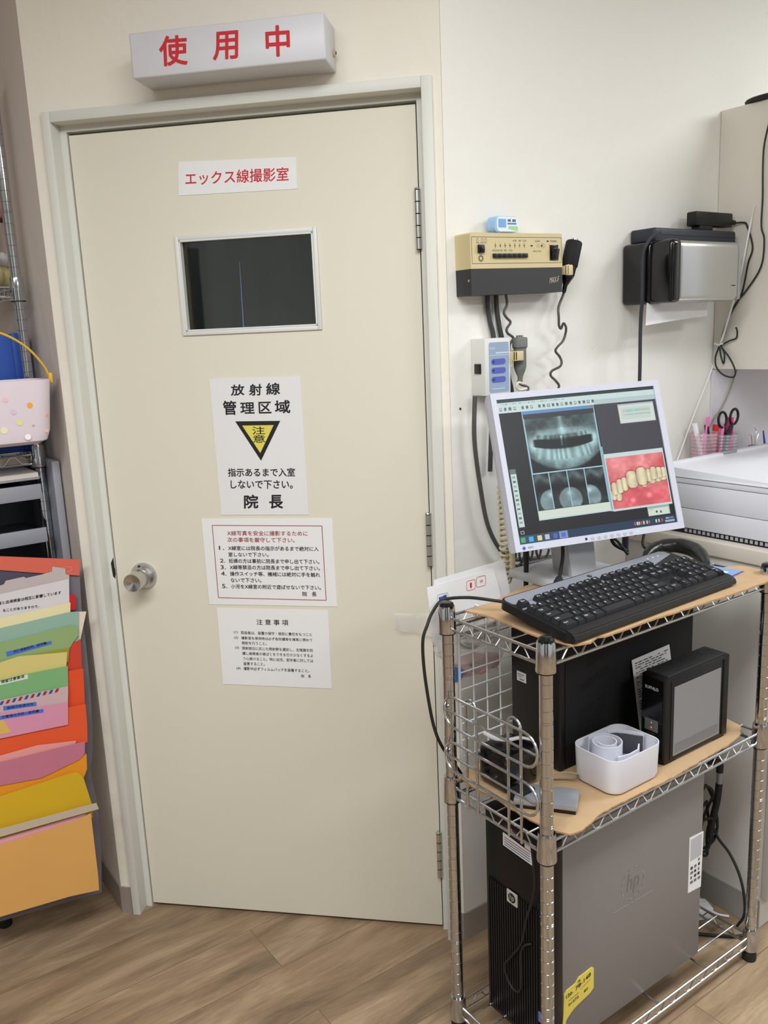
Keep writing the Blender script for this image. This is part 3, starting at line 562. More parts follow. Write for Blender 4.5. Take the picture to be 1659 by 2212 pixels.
# small supervisor box
sb = thing('small_control_box', 'small off-white wall box with three purple buttons on a blue panel', 'control box', (1.336, WY, 1.379))
M_off = mat('off_white_plastic', s2l(214, 214, 208), 0.45); M_blue = mat('panel_blue', s2l(146, 164, 188), 0.4); M_purp = mat('button_purple', s2l(86, 96, 176), 0.4)
m = MB(); m.box(-0.0385, 0.0385, -0.047, 0, 0.0, 0.126, M_off, bev=0.002); m.build('housing', sb)
m = MB()
def rrect(x0, x1, z0, z1, r, n=5):
    out = []
    for cx_, cz_, a0 in ((x1-r, z0+r, -90), (x1-r, z1-r, 0), (x0+r, z1-r, 90), (x0+r, z0+r, 180)):
        for k in range(n+1): a = radians(a0+90*k/n); out.append((cx_+r*cos(a), cz_+r*sin(a)))
    return out
m.prism(rrect(-0.027, 0.033, 0.006, 0.117, 0.005), -0.0474, -0.0468, M_blue)
M_wink = mat('white_ink', s2l(226, 230, 236), 0.5)
m.text('Super', -0.0477, (-0.0245, 0.101), (-0.008, 0.101), (-0.0245, 0.107), M_wink); [line(m, (-0.006+q_*0.0042, 0.0935), (-0.003+q_*0.0042, 0.0935), 0.003, M_wink, -0.0477) for q_ in range(9)]; line(m, (-0.026, 0.0885), (0.032, 0.0885), 0.0008, M_wink, -0.0477)
for k in range(9): line(m, (-0.02+k*0.0045, 0.0145), (-0.0165+k*0.0045, 0.0145), 0.0014, M_wink, -0.0477)
m.build('front_panel', sb)
for zc in (0.0745, 0.055, 0.035):
    m = MB(); m.prism(rrect(-0.020, 0.022, zc-0.0062, zc+0.0062, 0.006), -0.0485, -0.047, M_purp); m.lathe([(0.003, 0), (0.003, 0.0003)], mat('dot_navy', s2l(40, 48, 120), 0.4), (-0.0145, -0.0486, zc), (0, -1, 0), 12); m.build('push_button', sb)
m = MB(); m.box(-0.0420, -0.038, -0.034, -0.014, 0.049, 0.071, M_gloss, bev=0.001); m.build('rocker_switch', sb)
# cables under the controller
c1 = [(1.342, 1.600), (1.342, 1.579), (1.348, 1.542), (1.358, 1.508), (1.36, 1.44), (1.35, 1.34), (1.34, 1.2)]
c2 = [(1.365, 1.600), (1.367, 1.566), (1.374, 1.529), (1.384, 1.492), (1.392, 1.454), (1.402, 1.408), (1.41, 1.376), (1.42, 1.25), (1.44, 1.1), (1.45, 1.0)]
c3 = [(1.384, 1.600), (1.387, 1.578), (1.377, 1.561), (1.385, 1.549), (1.397, 1.538), (1.385, 1.524), (1.388, 1.514), (1.405, 1.503), (1.394, 1.489), (1.392, 1.474), (1.398, 1.45)]
for nm, pth, r, y, lb in (('power_cable', c1, 0.0055, 1.477, 'thick dark cable going down from the control box behind the small box'), ('power_cable', c2, 0.0055, 1.474, 'thick dark cable right of its twin under the control box'), ('coiled_cord', c3, 0.003, 1.462, 'wavy grey cord between control box and grey hand switch')):
    m = MB(); isp = nm == 'power_cable'
    if not isp: m.M = Matrix.Translation(-Vector(h2.location))
    m.tube(smoothpath(pts3(pth, y), 5), r, mat('dark_cable', s2l(58, 58, 58), 0.5) if isp else M_cord, 10)
    m.build(nm, label=lb, cat='cable') if isp else m.build('cord', h2)
m = MB(); m.tube(smoothpath([(1.368, 1.482, 1.60), (1.372, 1.482, 1.54), (1.382, 1.482, 1.49), (1.385, 1.482, 1.44)], 5), 0.0025, mat('light_grey_cord', s2l(170, 170, 165), 0.5), 8); m.build('thin_cable', label='thin light grey cable between the two dark cables', cat='cable')
m = MB(); m.M = Matrix.Translation(-Vector(h2.location)); m.tube(smoothpath([(1.416, 1.452, 1.405), (1.423, 1.45, 1.398), (1.404, 1.446, 1.402), (1.400, 1.448, 1.392), (1.412, 1.45, 1.384), (1.436, 1.452, 1.386), (1.421, 1.456, 1.376), (1.40, 1.458, 1.36)], 5), 0.003, mat('ivory_cord', s2l(222, 214, 190), 0.5), 8); m.build('cord', h2, label='ivory coil of cord')
m = MB(); m.M = Matrix.Translation(-Vector(h2.location)); m.tube(smoothpath([(1.412, 1.457, 1.404), (1.421, 1.454, 1.396), (1.441, 1.452, 1.388), (1.437, 1.452, 1.377), (1.428, 1.456, 1.36)], 5), 0.003, M_cord, 8); m.build('cord', h2)
gc = [(1.290, 1.378), (1.286, 1.282), (1.3, 1.174), (1.323, 1.072), (1.369, 0.998), (1.417, 0.974), (1.529, 0.96), (1.56, 0.95)]
m = MB(); m.tube(smoothpath(pts3(gc, 1.468), 6), 0.0052, M_cord, 10); m.build('grey_cable', label='thick grey cable curving down the wall left of the monitor', cat='cable')
m = MB(); m.lathe([(0.0028, 0), (0.0022, 0.002), (0.0005, 0.0026)], M_dark, (1.262, WY, 1.352), (0, -1, 0), 12); m.build('wall_screw', label='small dark screw in the wall below the small box', cat='screw')
# sensor on the controller
sn = thing('badge_reader', 'small light blue and white rounded gadget on top of the control box', 'gadget', (1.378, 1.462, 1.7325)); sn.rotation_euler = (0, radians(-1.1), 0)
M_lb = mat('light_blue_plastic', s2l(150, 190, 230), 0.4)
m = MB(); m.prism(rrect(-0.036, 0.036, 0, 0.034, 0.011), -0.012, 0.012, M_lb); m.build('casing', sn)
m = MB(); m.prism(rrect(-0.030, 0.036, 0.0015, 0.033, 0.009), -0.0135, -0.012, mat('pale_plastic', s2l(222, 232, 240), 0.4)); m.prism([(-0.026, 0.010), (-0.003, 0.010), (-0.003, 0.028), (-0.026, 0.028)], -0.0138, -0.0134, mat('lcd_blue', s2l(126, 170, 222), 0.3))
m.prism([(0.004, 0.007), (0.032, 0.003), (0.032, 0.013), (0.004, 0.013)], -0.0138, -0.0134, mat('green_label', s2l(160, 206, 140), 0.5)); m.prism([(0.001, 0.0165), (0.028, 0.0165), (0.028, 0.020), (0.001, 0.020)], -0.0138, -0.0134, mat('blue_label', s2l(70, 130, 200), 0.5))
m.text('体温', -0.0139, (0.002, 0.0225), (0.011, 0.0225), (0.002, 0.0275), M_ink, 0.02); m.text('室温', -0.0139, (0.016, 0.0225), (0.026, 0.0225), (0.016, 0.0275), M_ink, 0.02); m.build('front_label', sn, fixn=False)

# ---- paper towel dispenser
dp = thing('towel_dispenser', 'brushed steel paper towel dispenser with black end cap on the wall', 'dispenser', (1.955, WY, 1.568))
m = MB(); m.box(-0.118, 0.140, -0.150, -0.001, 0.002, 0.149, M_steel, bev=0.016, seg=5)
m.build('steel_cover', dp)
m = MB(); m.box(-0.148, -0.088, -0.092, 0, 0.0, 0.150, M_gloss, bev=0.012, seg=4); m.box(-0.146, -0.106, -0.153, -0.080, 0.001, 0.151, M_gloss, bev=0.012, seg=4); m.build('end_cap', dp, label='black end cap')
m = MB(); m.box(0.136, 0.149, -0.149, 0, 0.004, 0.148, M_grey, bev=0.006); m.build('end_cap', dp)
m = MB(); m.prism([(0.100, 0.036), (0.122, 0.036), (0.122, 0.044), (0.100, 0.044)], -0.1508, -0.1499, M_zinc); m.prism([(0.103, 0.0385), (0.119, 0.0385), (0.119, 0.0415), (0.103, 0.0415)], -0.1512, -0.1506, M_cab); m.build('emblem_plate', dp)
m = MB(); v = [(1.808, 1.405, 1.572), (2.058, 1.405, 1.572), (2.050, 1.400, 1.534), (1.930, 1.402, 1.527), (1.797, 1.399, 1.517)]
m.add(v+[(a, b+0.0012, c) for a, b, c in v], [(0, 1, 2, 3, 4), (9, 8, 7, 6, 5), (0, 5, 6, 1), (1, 6, 7, 2), (2, 7, 8, 3), (3, 8, 9, 4), (4, 9, 5, 0)], M_paper); m.build('paper_towel', smooth=False, label='white paper towel hanging out under the steel dispenser', cat='paper towel')
# navy case and black receiver on top
M_navy = mat('navy_plastic', s2l(44, 47, 58), 0.5)
nb = thing('navy_device', 'long dark navy device lying on top of the steel dispenser', 'device', (2.010, 1.447, 1.7195))
m = MB(); m.box(-0.172, 0.172, -0.038, 0.038, 0, 0.034, M_navy, bev=0.006, seg=3); m.build('casing', nb)
m = MB(); m.box(-0.150, 0.170, -0.0385, -0.0375, 0.0165, 0.0175, M_black); m.build('seam', nb)
m = MB(); m.tube(smoothpath([(1.843, 1.398, 1.742), (1.822, 1.396, 1.735), (1.803, 1.405, 1.712), (1.798, 1.412, 1.677), (1.798, 1.412, 1.588), (1.798, 1.416, 1.521), (1.798, 1.416, 1.383), (1.79, 1.416, 1.25), (1.76, 1.40, 1.10), (1.72, 1.36, 1.0)], 6), 0.0045, mat('navy_cable', s2l(46, 49, 58), 0.5), 10)
m.build('navy_cable', label='dark navy cable hanging from the navy device past the dispenser', cat='cable')
rb = thing('black_receiver', 'black bar-shaped box on a small foot above the navy device', 'receiver', (2.110, 1.440, 1.7540))
m = MB(); m.box(-0.083, 0.078, -0.016, 0.016, 0.012, 0.048, M_black, bev=0.004); m.build('casing', rb)
m = MB(); m.box(-0.064, -0.008, -0.014, 0.014, 0.0, 0.013, M_black, bev=0.002); m.build('foot', rb)
m = MB(); m.cyl((0.077, -0.008, 0.028), (0.092, -0.012, 0.024), 0.006, M_rubber, n=12); m.build('plug', rb)

# ---- wall cabinet, backsplash
wc = thing('wall_cabinet', 'cream wall cabinet hanging at the right edge above the printer', 'cabinet', (2.21, WY, 1.385))
m = MB(); m.box(0, 1.2, -0.355, -0.001, 0, 0.690, M_cream, bev=0.0015); m.build('body', wc)
for k in range(3):
    m = MB(); m.box(0.002+k*0.4, 0.398+k*0.4, -0.374, -0.356, 0.002, 0.688, M_cream, bev=0.0015); d_ = m.build('cabinet_door', wc)
m = MB(); m.ball((2.255, 1.37, 2.081), (0.05, 0.06, 0.016), M_rubber, 24, 12); m.tube([(2.255+0.055*cos(a), 1.37+0.06*sin(a), 2.081) for a in [2*pi*i/20 for i in range(20)]], 0.006, M_rubber, 8, closed=True); m.build('black_dish', label='black rounded object lying on top of the wall cabinet', cat='object')
m = MB(); m.box(2.205, 4.1, WY-0.006, WY-0.0005, 0.99, 1.384, mat('lilac_backsplash', s2l(206, 202, 208), 0.45), bev=0.001); m.build('trim_1', kind='structure')
M_bc = mat('black_cord', s2l(34, 33, 31), 0.5); XC = 2.204
def onx(l, x=XC): return [(x-0.0015*(i % 2), a, b) for i, (a, b) in enumerate(l)]
a1 = [(1.432, 1.776), (1.402, 1.776), (1.391, 1.766), (1.376, 1.724), (1.373, 1.699), (1.384, 1.67), (1.392, 1.619), (1.403, 1.582), (1.430, 1.537), (1.446, 1.499), (1.458, 1.453)]
m = MB(); pp = [(2.195, 1.428, 1.777)]+onx(a1[1:]); m.tube(smoothpath(pp, 5), 0.0024, M_bc, 8)
for l in ([(1.461, 1.449), (1.471, 1.417), (1.466, 1.389), (1.442, 1.369), (1.413, 1.364), (1.407, 1.382), (1.427, 1.417), (1.455, 1.449)], [(1.459, 1.445), (1.453, 1.421), (1.445, 1.401), (1.443, 1.429), (1.454, 1.448)], [(1.455, 1.452), (1.429, 1.464), (1.409, 1.471), (1.406, 1.49), (1.411, 1.5)]):
    m.tube(smoothpath(onx(l, XC-0.003), 5), 0.0023, M_bc, 8)
m.build('bundled_cable', label='black cord from the bar-shaped box, bundled in a loop below', cat='cord')
a2 = [(1.31, 2.085), (1.335, 2.040), (1.34, 2.019), (1.352, 1.963), (1.353, 1.904), (1.35, 1.833), (1.35, 1.761), (1.34, 1.724), (1.346, 1.656), (1.387, 1.596), (1.414, 1.567), (1.434, 1.53), (1.452, 1.484), (1.457, 1.449)]
m = MB(); m.tube(smoothpath([(XC-0.001, a, b) for a, b in a2], 5), 0.0024, M_bc, 8); m.build('hanging_cable', label='black cord running down the cabinet side from its top', cat='cord')
m = MB(); m.tube(smoothpath([(XC-0.006, a, b) for a, b in [(1.369, 1.818), (1.382, 1.751), (1.4, 1.649), (1.42, 1.571), (1.439, 1.507), (1.455, 1.456)]], 4), [0.0012]*3+[0.0028]*17+[0.0018], mat('white_strap', s2l(228, 230, 232), 0.5), 6); m.tube([(XC-0.007, 1.474, 1.458), (XC-0.007, 1.462, 1.453), (XC-0.007, 1.447, 1.457)], 0.0025, M_white, 8); m.build('white_strap', label='thin white strap tied around the bundled black cords', cat='strap')
m = MB(); m.tube(smoothpath([(2.193, 1.478, 1.40), (2.193, 1.478, 1.382), (2.123, 1.478, 1.27), (2.052, 1.478, 1.148), (2.0, 1.478, 1.06)], 5), 0.0016, M_white, 6); m.build('string', label='thin white string slanting down the wall beside the pen cups', cat='string')
m = MB(); m.tube(smoothpath([(2.318, 1.476, 1.380), (2.313, 1.476, 1.371), (2.276, 1.476, 1.31), (2.246, 1.476, 1.272), (2.20, 1.476, 1.235), (2.17, 1.476, 1.19)], 5), 0.0016, mat('tan_cord', s2l(150, 140, 110), 0.6), 6); m.build('string', label='thin tan string slanting behind the scissors', cat='string')

# ---- base cabinet and countertop
bc = thing('base_cabinet', 'pale grey base cabinet behind the right end of the wire rack', 'cabinet', (1.842, WY, 0))
M_side = mat('laminate_side', s2l(212, 210, 206), 0.5)
m = MB(); m.box(0, 1.9, -0.437, -0.001, 0.002, 0.950, M_side, bev=0.001); m.build('body', bc)
m = MB(); m.box(-0.004, 0.0, -0.437, -0.002, 0.001, 0.080, M_baseg); m.build('kickboard', bc)
for k in range(4):
    m = MB(); m.box(0.0+k*0.47, 0.467+k*0.47, -0.457, -0.438, 0.085, 0.945, mat('laminate_front', s2l(226, 222, 216), 0.4), bev=0.001); m.build('cabinet_door', bc)
m = MB(); m.box(1.832, 3.75, 1.022, WY-0.001, 0.951, 0.989, mat('countertop_beige', s2l(214, 206, 194), 0.4), bev=0.004, seg=3); m.box(1.836, 3.75, 1.398, WY-0.002, 0.989, 1.105, M_side, bev=0.002)
m.build('countertop', label='beige laminate countertop under the white printer', cat='countertop')
# ---- printer
pr = thing('printer', 'large white flatbed printer on the countertop at right edge', 'printer', (1.858, 1.385, 0.9895))
m = MB(); L = 0.52; D = 0.345
m.box(0.006, L, -D+0.004, -0.004, 0.0, 0.016, M_black); m.build('base', pr)
for k in range(20):
    y = -0.068-k*0.0130
    if y < -D+0.01: break
    m = MB(); m.box(0.0045, 0.0075, y-0.0075, y, 0.004, 0.0125, mat('vent_light', s2l(170, 172, 178), 0.4)); m.build('vent_slot', pr)
m = MB(); m.box(0, L, -D, 0, 0.0155, 0.066, M_pgrey, bev=0.002); m.box(0, L, -D, 0, 0.0672, 0.129, M_pgrey, bev=0.002); m.build('body', pr)
m = MB(); m.box(0, L, -D, 0, 0.1303, 0.1445, M_pgrey, bev=0.002); m.build('scanner_bed', pr)
m = MB(); vs = [(-0.003, -D-0.003, 0.146), (L, -D-0.003, 0.146), (L, 0.0, 0.146), (-0.003, 0.0, 0.146), (0.004, -D+0.004, 0.153), (L-0.007, -D+0.004, 0.153), (L-0.007, -0.022, 0.168), (0.004, -0.022, 0.168)]
m.add(vs, [(3, 2, 1, 0), (4, 5, 6, 7), (0, 1, 5, 4), (1, 2, 6, 5), (2, 3, 7, 6), (3, 0, 4, 7)], M_pgrey); m.build('scanner_lid', pr, smooth=False)
m = MB(); m.box(0.02, L-0.02, -0.018, 0.004, 0.146, 0.176, M_pgrey, bev=0.004); m.box(0.24, 0.30, -0.021, -0.006, 0.172, 0.179, M_grey, bev=0.002); m.build('lid_hinge', pr)
# ---- pen cups and contents
M_cup1 = mat('pink_clear_plastic', s2l(224, 190, 200), 0.15, alpha=0.45); M_cup2 = mat('clear_grey_plastic', s2l(196, 198, 206), 0.15, alpha=0.42)
def cup(x, y, z, r0, r1, h, mt, label):
    m = MB(); pf = [(0.001, 0.002), (r0, 0.002)]
    for k in range(11): pf += [(r0+(r1-r0)*(k+0.2)/11+0.0008, h*(k+0.2)/11), (r0+(r1-r0)*(k+0.7)/11-0.0008, h*(k+0.7)/11)]
    pf += [(r1+0.001, h), (r1-0.001, h)]
    vs = []; n = 32; o = (x, y, z)
    for r, hh in pf:
        for j in range(n): vs.append((x+r*cos(2*pi*j/n), y+r*sin(2*pi*j/n), z+hh))
    m.add(vs, [(i*n+j, i*n+(j+1) % n, (i+1)*n+(j+1) % n, (i+1)*n+j) for i in range(len(pf)-1) for j in range(n)], mt)
    m.build('pen_cup', fixn=False, label=label, cat='cup')
zc = 1.106
cup(2.115, 1.442, zc, 0.031, 0.037, 0.110, M_cup1, 'ribbed pinkish clear cup, the left of two behind the printer')
cup(2.208, 1.442, zc, 0.036, 0.042, 0.098, M_cup2, 'ribbed clear cup with scissors behind the printer')
def stick(name, a, b, r0, r1, mt, label, cat, extra=None, flat=1.0, n=12):
    m = MB(); m.tube([a, tuple(a[i]+(b[i]-a[i])*0.5 for i in range(3)), b], [r0, (r0+r1)/2, r1], mt, n)
    if extra: extra(m)
    return m.build(name, label=label, cat=cat)
M_pink = mat('pink_plastic', s2l(226, 120, 180), 0.4); M_hot = mat('hot_pink', s2l(236, 40, 140), 0.4); M_redp = mat('red_plastic', s2l(190, 30, 34), 0.4)
stick('marker_pen', (2.112, 1.436, zc+0.006), (2.075, 1.445, 1.243), 0.005, 0.0075, M_white, 'white marker leaning leftmost in the pink cup', 'pen')
stick('toothbrush', (2.100, 1.432, zc+0.006), (2.119, 1.436, 1.250), 0.004, 0.0028, M_pink, 'upright pink toothbrush in the left cup', 'toothbrush', lambda m: m.box(2.116, 2.126, 1.431, 1.439, 1.232, 1.258, M_pink, bev=0.002))
stick('hair_comb', (2.150, 1.440, zc+0.01), (2.128, 1.444, 1.235), 0.009, 0.006, M_black, 'black comb handle leaning in the left cup', 'comb')
stick('marker_pen', (2.148, 1.438, zc+0.006), (2.169, 1.440, 1.232), 0.008, 0.009, M_redp, 'red marker between the two cups of pens', 'pen')
stick('toothbrush', (2.165, 1.428, zc+0.006), (2.188, 1.432, 1.228), 0.004, 0.006, M_pink, 'pink toothbrush leaning right beside the red marker', 'toothbrush')
stick('marker_pen', (2.226, 1.434, zc+0.006), (2.235, 1.440, 1.247), 0.009, 0.010, M_hot, 'hot pink marker behind the right scissor handle', 'pen')
stick('marker_pen', (2.225, 1.452, zc+0.006), (2.252, 1.455, 1.238), 0.006, 0.008, M_black, 'black pen rightmost in the clear cup', 'pen')
sc = thing('scissors', 'scissors with two black ring handles upright in the clear cup', 'scissors', (2.205, 1.430, zc+0.004))
def ring(cx_, cz_, rx, rz, tilt):
    return [(cx_+rx*cos(a)*cos(tilt)-rz*sin(a)*sin(tilt), 0, cz_+rx*cos(a)*sin(tilt)+rz*sin(a)*cos(tilt)) for a in [2*pi*i/24 for i in range(24)]]
for sgn, cx_, nm in ((-1, -0.022, 'handle'), (1, 0.034, 'handle')):
    m = MB(); m.tube(ring(cx_, 0.137+0.002*sgn, 0.019, 0.022, -0.35*sgn), 0.0038, M_black, 10, closed=True); m.tube([(cx_+(0.006 if sgn < 0 else -0.010), 0, 0.117), (0.003+0.006*sgn, 0, 0.090), (0.003, 0, 0.060)], [0.0055, 0.0075, 0.006], M_black, 10); m.build(nm, sc)
m = MB(); m.box(-0.005, 0.008, -0.001, 0.001, 0.0, 0.065, M_steel); m.build('blade', sc)
jr = thing('tool_cup', 'small cup with bent wire dental tools at far right', 'cup', (2.370, 1.440, zc))
m = MB(); m.lathe([(0.020, 0), (0.020, 0.045), (0.018, 0.045), (0.018, 0.003)], M_grey, n=24); m.build('cup_body', jr)
for k, (a, b, lab) in enumerate(((( -0.006, 0.002), [(-0.020, 0.060), (-0.024, 0.078), (-0.034, 0.080)], 'bent wire tool leaning left in the small cup'), ((0.0, 0.0), [(-0.003, 0.07), (0.002, 0.088), (-0.006, 0.098)], 'tallest bent wire tool in the small cup'), ((0.006, 0.0), [(0.005, 0.06), (0.014, 0.078)], 'short bent wire tool leaning right in the small cup'))):
    m = MB(); m.tube([(2.370+a[0], 1.44, zc+0.004)]+[(2.370+x, 1.44, zc+z) for x, z in b], 0.0013, M_steel, 6); m.build('wire_tool', label=lab, cat='tool', group=None)
stick('blue_pen', (2.430, 1.440, zc+0.003), (2.408, 1.44, zc+0.085), 0.005, 0.002, mat('blue_plastic', s2l(50, 70, 190), 0.4), 'blue pointed pen at the right edge behind the printer', 'pen')
# ================================================================== wire rack (right)
PX = (1.036, 1.728); PY = (1.006, 1.278)
SH = (0.9886, 0.6175, 0.085)          # collar tops
rack = thing('wire_rack', 'chrome three-tier wire rack carrying the monitor and computers', 'rack', (PX[0], PY[0], 0))
rack_w, rack_d = PX[1]-PX[0], PY[1]-PY[0]
def post_profile(z0, z1, r=0.0127):
    pf = [(r, z0)]; k = 1
    while z0+k*0.0254 < z1-0.01:
        z = z0+k*0.0254
        for dz in ((0, 0.004) if k % 8 == 0 else (0,)):
            pf += [(r, z+dz-0.0009), (r-0.0009, z+dz-0.0003), (r-0.0009, z+dz+0.0003), (r, z+dz+0.0009)]
        k += 1
    pf.append((r, z1)); return pf
def collar_geo(m, p, zt, h=0.056):
    m.lathe([(0.0185, zt-h), (0.0190, zt-h+0.002), (0.0168, zt-0.003), (0.0160, zt), (0.0127, zt)], M_chrome, (p[0], p[1], 0), n=28)
def shelf_geo(w, d, z, npitch, mt, nw=5, nx=3, t=0.024):
    m = MB(); cs = [(0, 0), (w, 0), (w, d), (0, d)]
    for zz, r in ((z-0.0235, 0.0031), (z-0.0235-t, 0.0031)):
        for i in range(4):
            a, b = cs[i], cs[(i+1) % 4]; dx, dy = b[0]-a[0], b[1]-a[1]; l = math.hypot(dx, dy); ux, uy = dx/l*0.016, dy/l*0.016
            m.tube([(a[0]+ux, a[1]+uy, zz), (b[0]-ux, b[1]-uy, zz)], r, mt, 8)
    for i in range(4):
        a, b = cs[i], cs[(i+1) % 4]; dx, dy = b[0]-a[0], b[1]-a[1]; l = math.hypot(dx, dy); k = max(2, round((l-0.07)/0.052)); pts = []
        for j in range(k*2+1):
            s_ = (0.035+(l-0.07)*j/(2*k))/l; top = j % 2
            for ds in (-0.006, 0.006): pts.append((a[0]+dx*(s_+ds/l), a[1]+dy*(s_+ds/l), z-0.0265 if top else z-0.0235-t+0.003))
        m.tube(pts, 0.0016, mt, 6)
    for k in range(nw): y = d*(k+1)/(nw+1); m.tube([(0.0, y, z-0.0215), (w, y, z-0.0215)], 0.0019, mt, 6)
    for k in range(nx): x = w*(k+1)/(nx+1); m.tube([(x, 0.0, z-0.0250), (x, d, z-0.0250)], 0.0025, mt, 6)
    return m
for i, x in enumerate((0, rack_w)):
    for j, y in enumerate((0, rack_d)):
        m = MB(); m.lathe(post_profile(0.022, SH[0]-0.004), M_chrome, (x, y, 0), n=28); p = m.build('post', rack, ang=20)
        m = MB(); m.lathe([(0.0155, 0.0), (0.0165, 0.003), (0.0165, 0.016), (0.0135, 0.022)], M_rubber, (x, y, 0), n=24); m.build('foot', p)
        m = MB(); m.lathe([(0.0150, SH[0]-0.002), (0.0145, SH[0]+0.004), (0.011, SH[0]+0.007), (0.001, SH[0]+0.008)], M_gloss, (x, y, 0), n=24); m.build('post_cap', p)
        for zt in SH:
            m = MB(); collar_geo(m, (x, y), zt); m.lathe([(0.0135, zt-0.0585), (0.0175, zt-0.0585), (0.0175, zt-0.055), (0.0135, zt-0.055)], M_black, (x, y, 0), n=24); m.build('collar', p)
for zt in SH: shelf_geo(rack_w, rack_d, zt, 13, M_wire).build('wire_shelf', rack)
def stadium(y0, y1, z0, z1, x, n=10):
    r = (z1-z0)/2; zc_ = (z0+z1)/2; out = []
    for k in range(n+1): a = pi/2+pi*k/n; out.append((x, y0+r+r*cos(a), zc_+r*sin(a)))
    for k in range(n+1): a = -pi/2+pi*k/n; out.append((x, y1-r+r*cos(a), zc_+r*sin(a)))
    return out
gx = -0.018; Y0 = PY[0]
for (z0, z1, zm_) in ((0.742, 0.808, 0.774), (0.645, 0.709, 0.676)):
    m = MB(); m.tube(stadium(1.010-Y0, 1.273-Y0, z0, z1, gx), 0.0029, M_wire, 8, closed=True)
    m.tube([(gx, 1.013-Y0, zm_), (gx, 1.270-Y0, zm_)], 0.0026, M_wire, 8); m.build('guard_loop', rack)
for ya, yb, zt in ((1.213, 1.182, 0.800), (1.093, 1.059, 0.806)):
    m = MB(); r = (ya-yb)/2; pts = [(gx+0.006, ya-Y0, 0.574)]+[(gx+0.006, (ya+yb)/2-Y0+r*cos(a), zt+r*sin(a)) for a in [pi*k/8 for k in range(9)]]+[(gx+0.006, yb-Y0, 0.574)]
    m.tube(pts, 0.0028, M_wire, 8); m.build('guard_upright', rack)
# fibre boards on the shelves
M_board = mat('tan_fibreboard', s2l(186, 156, 119), 0.9, noise=(40, 0.08, 4), bump=(90, 0.3, 0.002)); M_edge = mat('torn_fibre_edge', s2l(180, 142, 100), 0.95, noise=(120, 0.15, 3))
def ragged(poly, amp, step=0.012, seed=1):
    rnd = random.Random(seed); out = []
    for i in range(len(poly)):
        a, b = poly[i], poly[(i+1) % len(poly)]; l = math.hypot(b[0]-a[0], b[1]-a[1]); k = max(1, int(l/step))
        for j in range(k):
            t_ = j/k; out.append((a[0]+(b[0]-a[0])*t_+rnd.uniform(-amp, amp), a[1]+(b[1]-a[1])*t_+rnd.uniform(-amp, amp)))
    return out
def board(poly, z, amp, seed, label, t=0.0035):
    m = MB(); P = ragged(poly, amp, 0.012, seed); k = len(P)
    m.add([(x, y, z) for x, y in P]+[(x, y, z+t) for x, y in P], [tuple(range(k))[::-1], tuple(range(k, 2*k))], M_board)
    m.add([(x, y, z) for x, y in P]+[(x, y, z+t) for x, y in P], [(i, (i+1) % k, (i+1) % k+k, i+k) for i in range(k)], M_edge)
    return m.build('fibreboard_sheet', label=label, cat='board', smooth=False)
ZT = 0.9695; ZM = 0.5985
board([(1.072, 1.264), (1.084, 1.205), (1.082, 1.146), (1.075, 1.095), (1.074, 1.052), (1.084, 0.990), (1.120, 0.978), (1.150, 0.988), (1.165, 0.981), (1.30, 0.983), (1.45, 0.976), (1.60, 0.972), (1.700, 0.974), (1.745, 1.018), (1.742, 1.08), (1.70, 1.10), (1.69, 1.272), (1.5, 1.298), (1.27, 1.302), (1.15, 1.268)], ZT, 0.0012, 2, 'torn-edged tan fibreboard sheet on the top shelf under the keyboard')
board([(1.095, 1.30), (1.062, 1.280), (1.056, 1.235), (1.064, 1.19), (1.060, 1.100), (1.064, 1.03), (1.085, 0.992), (1.112, 0.988), (1.150, 0.997), (1.190, 1.004), (1.40, 1.000), (1.62, 1.010), (1.672, 1.020), (1.712, 1.045), (1.72, 1.09), (1.71, 1.26), (1.5, 1.30)], ZM, 0.0015, 5, 'torn-edged tan fibreboard sheet on the middle shelf')

# ================================================================== monitor
mo = Vector((1.383, 1.2154, 1.241)); ma = Vector((0.9538, -0.3, 0.0177)).normalized(); mb = Vector((0.0741, 0.2918, 0.9536)); mb = (mb-ma*mb.dot(ma)).normalized(); mn = ma.cross(mb)   # mn = away... towards -y of local
MM = Matrix(((ma.x, -mn.x, mb.x, mo.x), (ma.y, -mn.y, mb.y, mo.y), (ma.z, -mn.z, mb.z, mo.z), (0, 0, 0, 1)))
mon = thing('computer_monitor', 'pale grey monitor showing dental x-rays on top of the wire rack', 'monitor', (1.383, 1.28, ZT+0.004))
MT = Matrix.Translation(-Vector(mon.location)) @ MM
M_mon = mat('monitor_plastic', s2l(194, 197, 210), 0.45)
m = MB(); m.M = MT
ox0, ox1, oz0, oz1 = -0.2005, 0.2025, -0.1655, 0.1640; ix, iz = 0.1885, 0.1509
for bx in ((ox0, -ix, oz0, oz1), (ix, ox1, oz0, oz1), (-ix, ix, oz0, -iz), (-ix, ix, iz, oz1)): m.box(bx[0], bx[1], -0.001, 0.022, bx[2], bx[3], M_mon)
m.text('EIZO', -0.0013, (-0.172, -0.1605), (-0.160, -0.1605), (-0.172, -0.1570), mat('logo_grey', s2l(120, 124, 140), 0.5), 0.02)
m.add([(-0.186, -0.0013, -0.159), (-0.1815, -0.0013, -0.1545), (-0.177, -0.0013, -0.159), (-0.1815, -0.0013, -0.1635)], [(0, 3, 2, 1)], mat('logo_blue', s2l(80, 76, 180), 0.5)); m.build('bezel', mon, smooth=False)
m = MB(); m.M = MT; vs = []
for y, q in ((0.022, 0.0), (0.045, 0.006), (0.062, 0.05)):
    vs += [(ox0+q, y, oz0+q), (ox1-q, y, oz0+q), (ox1-q, y, oz1-q), (ox0+q, y, oz1-q)]
